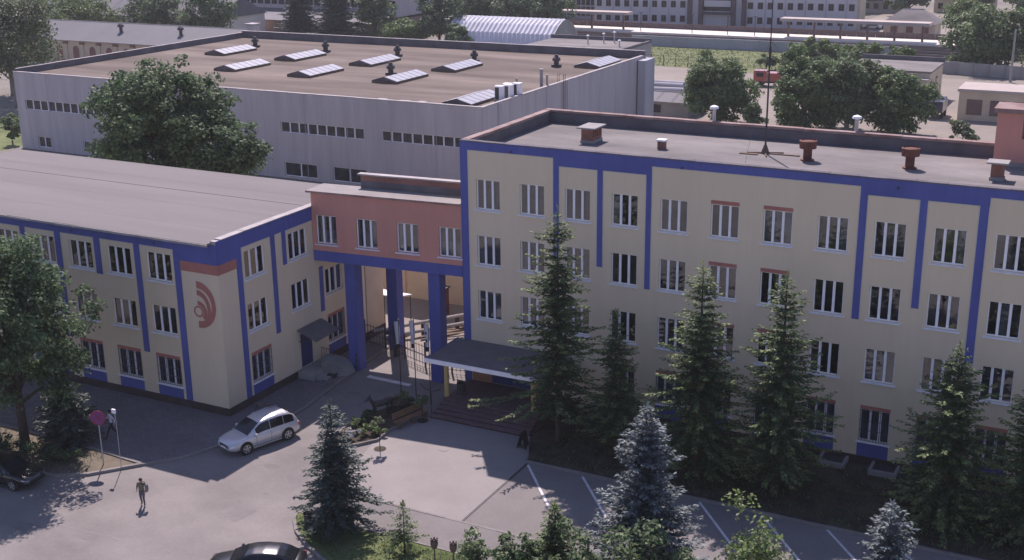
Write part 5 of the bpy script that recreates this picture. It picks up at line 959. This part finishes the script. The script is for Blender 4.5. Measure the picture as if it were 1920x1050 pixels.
for i, (x, y, h, lab) in enumerate(((-3.45, -2.4, 5.0, 'white flag with dark hem hanging on a pole, left of the three'), (-1.75, -3.3, 5.6, 'white flag with dark hem hanging on a pole, middle of the three'), (-.75, -3.2, 5.5, 'white and blue flag hanging on a pole, right of the three'))):
    t = thing('flagpole', lab, 'flag', (x, y, 0), group='flags before the entrance'); G().cyl(x, y, 0, h, .035, .025, n=8).build('pole', 'darkmetal', t); G().lathe(x, y, [(.05, h), (.06, h+.05), (.01, h+.12)], 8).build('finial', 'steel', t)
    ang = R(200); rows = []; rows2 = []
    for j in range(10):
        z = h-.08-j*.17; wd = .30*(1-.3*j/10)
        rows.append([(x+math.cos(ang)*wd*k/8+.05*math.sin(k*1.7+j*.3), y+math.sin(ang)*wd*k/8+.07*math.sin(k*2.1+j*.4), z-.06*k/8) for k in range(9)])
    G().grid(rows).build('flag_cloth', 'flagwhite', t, smooth=True); rows2 = [[(a, b, c-d_) for a, b, c in rows[-1]] for d_ in (0.0, .16, .30)]; G().grid(rows2).build('flag_hem', 'flagblue', t, smooth=True)
    if i == 2:
        for (j, zz) in ((3, .0), (6, 0)): 
            g = G(); r_ = rows[j]; s_ = rows[j+1]; g.grid([[(a, b-.012, c) for a, b, c in r_[2:7]], [(a, b-.012, c) for a, b, c in s_[2:7]]]); g.build('flag_stripe', 'flagtext', t)
t = thing('round_rack', 'dark curved rack on a thin stem in front of the right blue column', 'rack', (.15, -4.4, 0)); G().cyl(.0, -4.35, 0, 1.5, .03, n=6).build('stem', 'darkmetal', t); G().tube([(.0+.75*math.cos(R(a)), -4.35, 2.0+.5*math.sin(R(a))) for a in range(190, 351, 16)], .03, 5).build('bow', 'darkmetal', t)
t = thing('sandwich_board', 'black folding pavement board at the right end of the steps', 'sign', (7.3, -6.2, 0)); g = G()
for s in (-1, 1):
    g = G(); g.add([(7.3+s*.3, -6.5, .015), (7.3+s*.3, -5.95, .015), (7.3+s*.03, -5.95, 1.0), (7.3+s*.03, -6.5, 1.0), (7.3+s*.27, -6.5, .015), (7.3+s*.27, -5.95, .015), (7.3, -5.95, 1.0), (7.3, -6.5, 1.0)], [(0, 1, 2, 3), (7, 6, 5, 4), (0, 4, 5, 1), (1, 5, 6, 2), (2, 6, 7, 3), (3, 7, 4, 0)]); g.build('board', 'trim', t)
G().tube([(7.1, -6.22, .4), (7.5, -6.22, .4)], .012, 4).build('stay', 'darkmetal', t)
t = thing('step_railing', 'thin dark handrail descending the right end of the steps', 'railing', (7.05, -4, 0)); g = G(); g.tube([(6.98, -5.2, .95), (6.98, -3.3, 1.7), (6.98, -.2, 1.7)], .03, 6); g.build('handrail', 'darkmetal', t)
for y, z in ((-5.2, 0), (-3.4, .6), (-1.7, .77), (-.2, .77)): G().cyl(6.98, y, z, z+.96, .022, n=6).build('post', 'darkmetal', t)
for i, (x, y, lab) in enumerate(((9.3, -19.6, 'left'), (10.3, -19.5, 'right'))):
    t = thing('tulip_lamp', 'brown tulip-shaped garden lamp on a short post, '+lab+' of the pair', 'lamp', (x, y, .1), group='tulip lamps'); G().cyl(x, y, .1, .75, .035, n=8).build('post', 'brown', t); G().lathe(x, y, [(.05, .72), (.14, .80), (.19, .98), (.17, 1.16), (.14, 1.12), (.12, .95)], 10).build('cup', 'brown', t)
    for a in range(0, 360, 60): G().box(x+.16*math.cos(R(a))-.03, y+.16*math.sin(R(a))-.03, 1.14, x+.16*math.cos(R(a))+.03, y+.16*math.sin(R(a))+.03, 1.27).build('petal', 'brown', t)
t = thing('kerb_bin', 'dark round litter bin on the island corner', 'bin', (1.7, -19.3, .1)); G().lathe(1.7, -19.35, [(.22, .1), (.28, .7), (.30, .74), (.25, .74), (.2, .3)]).build('bucket', 'darkmetal', t); G().cyl(1.42, -19.35, .1, 1.0, .025, n=6).build('post', 'darkmetal', t)
# road sign and thin post on the left island
t = thing('road_sign', 'round red road sign on a thin pole at the island tip', 'sign', (-13.0, -18.8, .1)); G().cyl(-13, -18.8, .1, 3.3, .035, n=8).build('pole', 'steel', t)
sa = R(25); 
def disc(name, r0, r1, off, m, n=32):
    g = G(); dx, dy = math.cos(sa), math.sin(sa); nx, ny = dy, -dx; P = lambda r, a, o: (-13+dx*r*math.cos(a)+nx*o, -18.8+dy*r*math.cos(a)+ny*o, 2.95+r*math.sin(a))
    for i in range(n):
        a, b = 2*PI*i/n, 2*PI*(i+1)/n; g.quad(P(r0, a, off), P(r1, a, off), P(r1, b, off), P(r0, b, off)); g.quad(P(r1, a, off), P(r1, a, off-.02), P(r1, b, off-.02), P(r1, b, off))
        if name == 'plate': g.quad(P(0, a, off-.02), P(0, a, off-.02), P(r1, b, off-.02), P(r1, a, off-.02))
    return g.build(name, m, t)
disc('plate', 0, .44, .05, 'signred'); disc('face', 0, .34, .054, 'signblue')
for a0 in (45, 135):
    g = G(); dx, dy = math.cos(sa), math.sin(sa); nx, ny = dy, -dx; a = R(a0); c_, s_ = math.cos(a), math.sin(a)
    P = lambda u, v: (-13+dx*(u*c_-v*s_)+nx*.058, -18.8+dy*(u*c_-v*s_)+ny*.058, 2.95+u*s_+v*c_); g.quad(P(-.36, -.045), P(.36, -.045), P(.36, .045), P(-.36, .045)); g.build('cross_bar', 'signred', t)
t = thing('thin_lamp_post', 'very thin grey lamp post with small pale head at the kerb', 'lamp', (-11.75, -18.7, .1)); G().tube([(-11.75, -18.7, .1), (-11.75, -18.7, 2.8), (-11.8, -18.68, 3.45)], .022, 6).build('pole', 'steel', t); G().box(-12.0, -18.72, 3.38, -11.75, -18.62, 3.62).build('head', 'white', t)
t = thing('trestle', 'low dark folding trestle on the forecourt behind the silver car', 'trestle', (-9.2, -9.2, .12)); 
for u in (-.5, .5):
    for s in (-.2, .2): G().tube([(-9.2+u, -9.2+s, .12), (-9.2+u, -9.2, .72)], .02, 5).build('leg', 'darkmetal', t)
G().box(-9.8, -9.26, .70, -8.6, -9.14, .78).build('beam', 'oldwood', t)
for i, (x, lab) in enumerate(((23.9, 'left'), (26.7, 'right'))):
    t = thing('light_well', 'grey concrete light well against the building foot, '+lab+' of two', 'light well', (x, -.7, .1), group='light wells'); g = G(); g.box(x-.75, -1.3, .1, x+.75, -1.15, .42); g.box(x-.75, -1.15, .1, x-.6, -.06, .42); g.box(x+.6, -1.15, .1, x+.75, -.06, .42); g.build('kerb', 'concrete', t); G().box(x-.6, -1.15, .1, x+.6, -.06, .3).build('grate', 'darkmetal', t)

# ------------------------------------------------------------------ cars
def car(name, label, loc, rz, paintm, suv=True):
    t = thing(name, label, 'car', loc, rz); s = 1.0
    if suv:
        low = [(-2.36, .70, .48, .74, .86), (-2.30, .86, .36, .88, .98), (-2.05, .915, .30, .96, 1.03), (-1.4, .93, .28, .98, 1.04), (0, .935, .27, .97, 1.02), (.95, .93, .27, .96, 1.01), (1.35, .925, .28, .93, 1.00), (1.85, .90, .30, .84, .93), (2.18, .83, .33, .74, .83), (2.36, .66, .40, .62, .70)]
        cab = [(-2.22, .82, 1.0, .74, 1.06), (-2.02, .86, 1.0, .69, 1.42), (-1.7, .885, 1.0, .67, 1.60), (-.9, .90, 1.0, .69, 1.69), (-.1, .90, 1.0, .68, 1.67), (.32, .90, 1.0, .65, 1.59), (.8, .895, .99, .74, 1.30), (1.25, .87, .985, .80, 1.02)]
        wr, ax, win = .36, (-1.40, 1.43), ((-1.98, -1.23), (-1.19, -.30), (-.26, .70))
    else:
        low = [(-2.30, .68, .45, .70, .84), (-2.22, .82, .34, .82, .93), (-1.9, .87, .26, .88, .97), (-1.2, .885, .24, .88, .95), (0, .89, .23, .86, .90), (.95, .885, .24, .85, .91), (1.4, .87, .26, .80, .88), (1.85, .84, .28, .72, .80), (2.15, .76, .32, .64, .72), (2.30, .60, .38, .54, .60)]
        cab = [(-1.95, .80, .90, .74, .96), (-1.55, .83, .90, .62, 1.26), (-1.1, .845, .89, .60, 1.40), (-.5, .85, .88, .61, 1.44), (.05, .85, .88, .60, 1.41), (.35, .85, .88, .62, 1.33), (.85, .845, .88, .72, 1.08), (1.2, .82, .885, .78, .91)]
        wr, ax, win = .32, (-1.32, 1.36), ((-1.47, -1.10), (-1.06, -.29), (-.25, .64))
    rows = []
    for x, w_, zb, zs, zt in low:
        h = [(0, zb), (w_*.86, zb), (w_*.97, zb+.10), (w_, (zb+zs)/2), (w_*.985, zs-.05), (w_*.93, zs+.02), (w_*.70, zt-.01), (0, zt)]
        rows.append([(x, y, z) for y, z in h]+[(x, -y, z) for y, z in h[-2:0:-1]])
    g = G().grid(rows, close=True); n = len(rows[0]); g.add(rows[0], [tuple(range(n))]); g.add(rows[-1], [tuple(range(n-1, -1, -1))]); b = g.build('body', paintm, t, local=True, smooth=True)
    ci = lambda x: [np.interp(x, [c[0] for c in cab], [c[k] for c in cab]) for k in range(1, 5)]
    rows = []
    for x in np.linspace(cab[0][0], cab[-1][0], 40):
        w0, z0, w1, z1 = ci(x); h = [(w0, z0-.03), (w1+(w0-w1)*.45, z0+(z1-z0)*.55), (w1, z1-.05*(z1-z0)), (w1*.9, z1), (0, z1+.03*min(1, (z1-z0)/.4))]
        rows.append([(x, y, z) for y, z in h]+[(x, -y, z) for y, z in h[-2::-1]])
    G().grid(rows).build('roof', paintm, t, local=True, smooth=True)
    def side(x, q, s, o=.012):
        w0, z0, w1, z1 = ci(x); pts = [(w0, z0-.03), (w1+(w0-w1)*.45, z0+(z1-z0)*.55), (w1, z1-.05*(z1-z0))]; zz = pts[0][1]+q*(pts[2][1]-pts[0][1])
        y = np.interp(zz, [p[1] for p in pts], [p[0] for p in pts]); return (x, s*(y+o), zz)
    for s in (-1, 1):
        for x0, x1 in win:
            g = G(); P = []
            for q_ in (.16, .4, .65, .9):
                xs = np.linspace(x0, x1, 9); P.append([side(max(x, cab[1][0]+.1), q_ if ci(x)[3]-ci(x)[1] > .35 else q_*.8, s) for x in xs])
            if s < 0: P = P[::-1]
            g.grid(P); g.build('side_window', 'carglass', t, local=True)
    # windscreen and rear glass laid on the sloping ends of the cabin
    def endglass(nm, xa, xb, sg):
        P = []
        for x in np.linspace(xa, xb, 8):
            w0, z0, w1, z1 = ci(x); P.append([(x+sg*.012, y*w1*.93, z1+.03*min(1, (z1-z0)/.4)*(1-abs(y))+.014) for y in np.linspace(-1, 1, 7)])
        if sg < 0: P = P[::-1]
        G().grid(P[::-1] if sg > 0 else P[::-1]).build(nm, 'carglass', t, local=True)
    endglass('windscreen', cab[5][0]+.05, cab[-1][0]-.05, 1); endglass('rear_window', cab[0][0]+.04, cab[2][0]-.05, -1)
    yb = low[4][1]
    for x in ax:
        for s in (-1, 1):
            g = G(); n = 24; 
            for i in range(n):
                a, c = 2*PI*i/n, 2*PI*(i+1)/n
                g.quad(*[(x+r_*math.cos(k), s*(yb+.004), wr+.02+r_*math.sin(k)) for r_, k in ((0, a), (wr+.07, a), (wr+.07, c), (0, c))])
            g.build('wheel_arch', 'trim', t, local=True)
            wb = G(); wb.tube([(x, s*(yb-.22), wr), (x, s*(yb+.01), wr), (x, s*(yb+.03), wr)], [wr, wr, wr-.03], 24); wo = wb.build('wheel', 'rubber', t, local=True)
            g = G(); g.tube([(x, s*(yb+.03), wr), (x, s*(yb+.036), wr)], [wr*.66, wr*.64], 24); g.build('rim_back', 'trim', wo, local=True)
            g = G()
            for i in range(5): a = i*2*PI/5+.3; c_, s_ = math.cos(a), math.sin(a); w2 = wr*.13; g.add([(x+c_*r_-s_*k, s*(yb+.045), wr+s_*r_+c_*k) for r_, k in ((.02, -w2), (wr*.64, -w2*.8), (wr*.64, w2*.8), (.02, w2))], [(0, 1, 2, 3)])
            for i in range(24):
                a, c = 2*PI*i/24, 2*PI*(i+1)/24; g.quad(*[(x+r_*math.cos(k), s*(yb+.044), wr+r_*math.sin(k)) for r_, k in ((wr*.60, a), (wr*.69, a), (wr*.69, c), (wr*.60, c))])
            g.build('rim', 'alloy', wo, local=True)
    lx, lw = low[-2][0], low[-2][1]; z_ = low[-2][3]
    for s in (-1, 1):
        G().add([(lx-.22, s*lw*1.035, z_+.06), (lx+.03, s*lw*.96, z_+.02), (lx+.12, s*lw*.66, z_-.02), (lx+.13, s*lw*.66, z_-.14), (lx+.05, s*lw*.98, z_-.13), (lx-.18, s*lw*1.05, z_-.06)], [(0, 1, 2, 3, 4, 5)]).build('headlight', 'lamp', t, local=True)
        rx_, rw = low[1][0], low[1][1]; G().box(rx_-.03, s*rw*.8-.1, low[1][3]-.22, rx_+.16, s*rw*.98+(.03 if s > 0 else -.03), low[1][3]+.02).build('tail_light', 'tail', t, local=True)
        g = G(); g.lathe(0, 0, [(.02, -.08), (.1, -.05), (.11, .04), (.05, .09)], 10); g2 = G().add([(cab[6][0]+.0+z*.0+x*.7, s*(yb+.12)+y, .02+cab[6][2]+.06+z) for x, y, z in g.v], g.f); g2.build('mirror', paintm, t, local=True)
        G().box(-.35, s*(yb+.0)-.015, low[4][3]-.12, -.15, s*(yb+.0)+.02, low[4][3]-.09).build('door_handle', paintm, t, local=True)
        G().box(ax[0]+wr+.1, s*(yb-.02)-.03, low[4][2]-.02, ax[1]-wr-.1, s*(yb-.02)+.05, low[4][2]+.05).build('sill', 'alloy' if suv else 'trim', t, local=True)
        for xx in (-1.0, -.28, .72): G().box(xx-.006, s*(yb+.002)-.004, low[4][2]+.1, xx+.006, s*(yb+.002)+.004, low[4][3]-.02).build('door_seam', 'trim', t, local=True)
        if suv: G().tube([(-1.7, s*.58, 1.66), (-.9, s*.6, 1.735), (0, s*.58, 1.70)], .02, 6).build('roof_rail', 'alloy', t, local=True)
    G().box(lx+.10, -lw*.5, z_-.24, lx+.19, lw*.5, z_-.06).build('grille', 'trim', t, local=True); G().box(low[-1][0]-.02, -.26, low[-1][2]+.05, low[-1][0]+.02, .26, low[-1][2]+.16).build('number_plate', 'plate', t, local=True); G().box(low[0][0]-.02, -.26, low[0][2]+.14, low[0][0]+.02, .26, low[0][2]+.25).build('number_plate', 'plate', t, local=True)
    G().box(low[-2][0]-.06, -lw*.8, low[-2][2]+.0, low[-2][0]+.08, lw*.8, low[-2][2]+.10).build('bumper_intake', 'trim', t, local=True)
    return t
SAng = math.atan2(-2.7, -.92)
car('silver_suv', 'silver crossover car driving out from the gateway, half in shade', (-6.95, -12.45, .006), SAng, 'silver', True)
car('black_car', 'black car parked beside the left island, cut by the picture edge', (-16.55, -22.55, .006), R(4), 'black', False)
car('black_sedan', 'black glossy car at the bottom edge of the picture', (2.3, -24.3, .006), R(205), 'black', False)
t = truck('dark_van', 'dark blue van parked by the garage block', (10.6, 114.8, 0), PI/2, 'carblue', 'carblue', 4.6, 1.5)

# ------------------------------------------------------------------ people
def person(name, label, loc, rz, J, E_, rad, top_m, leg_m, shoe_m='shoe', sleeves=1.0):
    """skin-grown continuous body from joints J and bones E_; garments are colour regions of it"""
    me = bpy.data.meshes.new('body_src'); nm = list(J); me.from_pydata([J[k] for k in nm], [(nm.index(a), nm.index(b)) for a, b in E_], [])
    o = bpy.data.objects.new('body_src', me); COL.objects.link(o); o.modifiers.new('s', 'SKIN'); sub = o.modifiers.new('u', 'SUBSURF'); sub.levels = 2
    for i, k in enumerate(nm):
        r_ = rad[k]; me.skin_vertices[0].data[i].radius = ((r_, r_) if not hasattr(r_, '__len__') else r_); me.skin_vertices[0].data[i].use_root = (k == 'pelvis')
    dg = bpy.context.evaluated_depsgraph_get(); dg.update(); m2 = bpy.data.meshes.new_from_object(o.evaluated_get(dg)); bpy.data.objects.remove(o); m2.name = 'person'
    for m in (top_m, leg_m, 'skin', 'hair', shoe_m): m2.materials.append(M[m])
    sk = [np.array(J[k]) for k in J if 'hand' in k or 'finger' in k or 'thumb' in k]; hd_ = np.array(J['head'])
    wz = J['pelvis'][2]+.06; out = []
    for p in m2.polygons:
        c = np.array(p.center); i = 0
        if c[2] > J['neck'][2]+.01: i = 3 if (c[2] > hd_[2]+.06 or c[1] < hd_[1]-.03) else 2
        elif min(np.linalg.norm(c-s) for s in sk) < .075: i = 2
        elif c[2] < .075: i = 4
        elif c[2] < wz and abs(c[0]) < .17+.0*c[2]: i = 1
        out.append(i)
    m2.polygons.foreach_set('material_index', out); m2.polygons.foreach_set('use_smooth', [True]*len(out)); m2.update()
    b = link(name, m2, None, loc, rz); tag(b, label, 'person', 'people on foot')
    g = G(); g.lathe(hd_[0], hd_[1]-.015, [(.06, hd_[2]-.05), (.092, hd_[2]+.0), (.098, hd_[2]+.06), (.07, hd_[2]+.115), (.01, hd_[2]+.13)], 12); link('hair', g.mesh('hair', 'hair', smooth=True), b)
    return b
def joints(lk, rk, la, ra, le, lw_, re, rw_, lean=0, h=1.0):
    J = dict(pelvis=(0, 0, .90), spine=(0, .01+lean*.3, 1.08), chest=(0, .015+lean, 1.28), neck=(0, lean, 1.42), head=(0, .02+lean, 1.54), crown=(0, .015+lean, 1.63), nose=(0, .115+lean, 1.53),
             hipl=(-.09, 0, .86), hipr=(.09, 0, .86), kneel=lk, kneer=rk, anklel=la, ankler=ra, toel=(la[0]-.01, la[1]+.15, la[2]-.05), toer=(ra[0]+.01, ra[1]+.15, ra[2]-.05),
             shl=(-.175, lean, 1.37), shr=(.175, lean, 1.37), elbl=le, elbr=re, handl=lw_, handr=rw_)
    for s, k, w_ in (('l', -1, lw_), ('r', 1, rw_)):
        for i in range(4): J['finger%s%d' % (s, i)] = (w_[0]+k*.004, w_[1]-.03+.02*i, w_[2]-.085-.012*(1 if i in (1, 2) else 0))
        J['thumb'+s] = (w_[0]-k*.005, w_[1]+.05, w_[2]-.045)
    return {k: (v[0]*h, v[1]*h, v[2]*h) for k, v in J.items()}
EB = [('pelvis', 'spine'), ('spine', 'chest'), ('chest', 'neck'), ('neck', 'head'), ('head', 'crown'), ('head', 'nose'), ('pelvis', 'hipl'), ('pelvis', 'hipr'), ('hipl', 'kneel'), ('hipr', 'kneer'), ('kneel', 'anklel'), ('kneer', 'ankler'), ('anklel', 'toel'), ('ankler', 'toer'), ('chest', 'shl'), ('chest', 'shr'), ('shl', 'elbl'), ('shr', 'elbr'), ('elbl', 'handl'), ('elbr', 'handr')]+[('hand'+s, 'finger%s%d' % (s, i)) for s in 'lr' for i in range(4)]+[('hand'+s, 'thumb'+s) for s in 'lr']
RD = dict(pelvis=(.155, .11), spine=(.14, .10), chest=(.165, .115), neck=.055, head=(.088, .10), crown=(.06, .065), nose=.018, hipl=.095, hipr=.095, kneel=.06, kneer=.06, anklel=.042, ankler=.042, toel=.036, toer=.036, shl=.068, shr=.068, elbl=.045, elbr=.045, handl=(.04, .02), handr=(.04, .02), thumbl=.009, thumbr=.009)
for s in 'lr':
    for i in range(4): RD['finger%s%d' % (s, i)] = .009
J1 = joints((-.10, .06, .48), (.11, -.03, .48), (-.11, .02, .07), (.12, -.16, .10), (-.24, -.06, 1.12), (-.22, .08, .92), (.24, .02, 1.12), (.20, .16, 1.0), h=.97)
p1 = person('person', 'person in dark olive jacket with grey shoulder bag walking on the sunlit road', (-7.5, -21.5, .01), R(200), J1, EB, RD, 'jacket', 'jeans')
g = G(); P = []
for z, w_, d_ in ((.86, .10, .05), (.92, .15, .08), (1.1, .16, .09), (1.24, .14, .08), (1.29, .08, .05)): P.append([(-.30+.0+w_*math.cos(a)*.5, .02+w_*math.sin(a), z) for a in np.linspace(0, 2*PI, 13)[:-1]])
g.grid(P, close=True); g.add(P[0], [tuple(range(12))]); g.add(P[-1], [tuple(range(11, -1, -1))]); bg_ = thing('shoulder_bag', 'grey bag carried on the side of the person on the road', 'bag', (-7.5, -21.5, .01), R(200)); g.build('pouch', 'bag', bg_, smooth=True, local=True); G().tube([(-.28, .02, 1.27), (-.15, .13, 1.33), (-.06, .09, 1.42), (.0, -.06, 1.41), (-.14, -.12, 1.36), (-.28, 0, 1.27)], .016, 5).build('strap', 'darkcloth', bg_, local=True)
J2 = joints((-.09, .20, .50), (.10, -.08, .48), (-.10, .36, .09), (.11, -.36, .13), (-.25, -.14, 1.12), (-.24, -.10, .88), (.25, .12, 1.13), (.22, .28, .98), lean=.03, h=1.07)
p2 = person('person', 'person in white shirt and dark trousers striding across the cobbles', (-15.1, -15.95, .125), R(150), J2, EB, RD, 'shirt', 'darkcloth', 'darkcloth')

# ------------------------------------------------------------------ air
hm = bpy.data.materials.new('haze'); hm.use_nodes = True; hn = hm.node_tree
hn.nodes.remove(hn.nodes['Principled BSDF']); pv = hn.nodes.new('ShaderNodeVolumePrincipled'); pv.inputs['Density'].default_value = 0.0002; pv.inputs['Color'].default_value = (.92, .93, .96, 1); pv.inputs['Anisotropy'].default_value = 0.2
hn.links.new(pv.outputs[0], hn.nodes['Material Output'].inputs['Volume']); M['haze'] = hm
hz = G().box(-720, -220, -1.0, 520, 920, 36).build('haze', 'haze'); hz['kind'] = 'stuff'; hz['label'] = 'thin pale summer haze filling the air'
scene.cycles.volume_bounces = 0
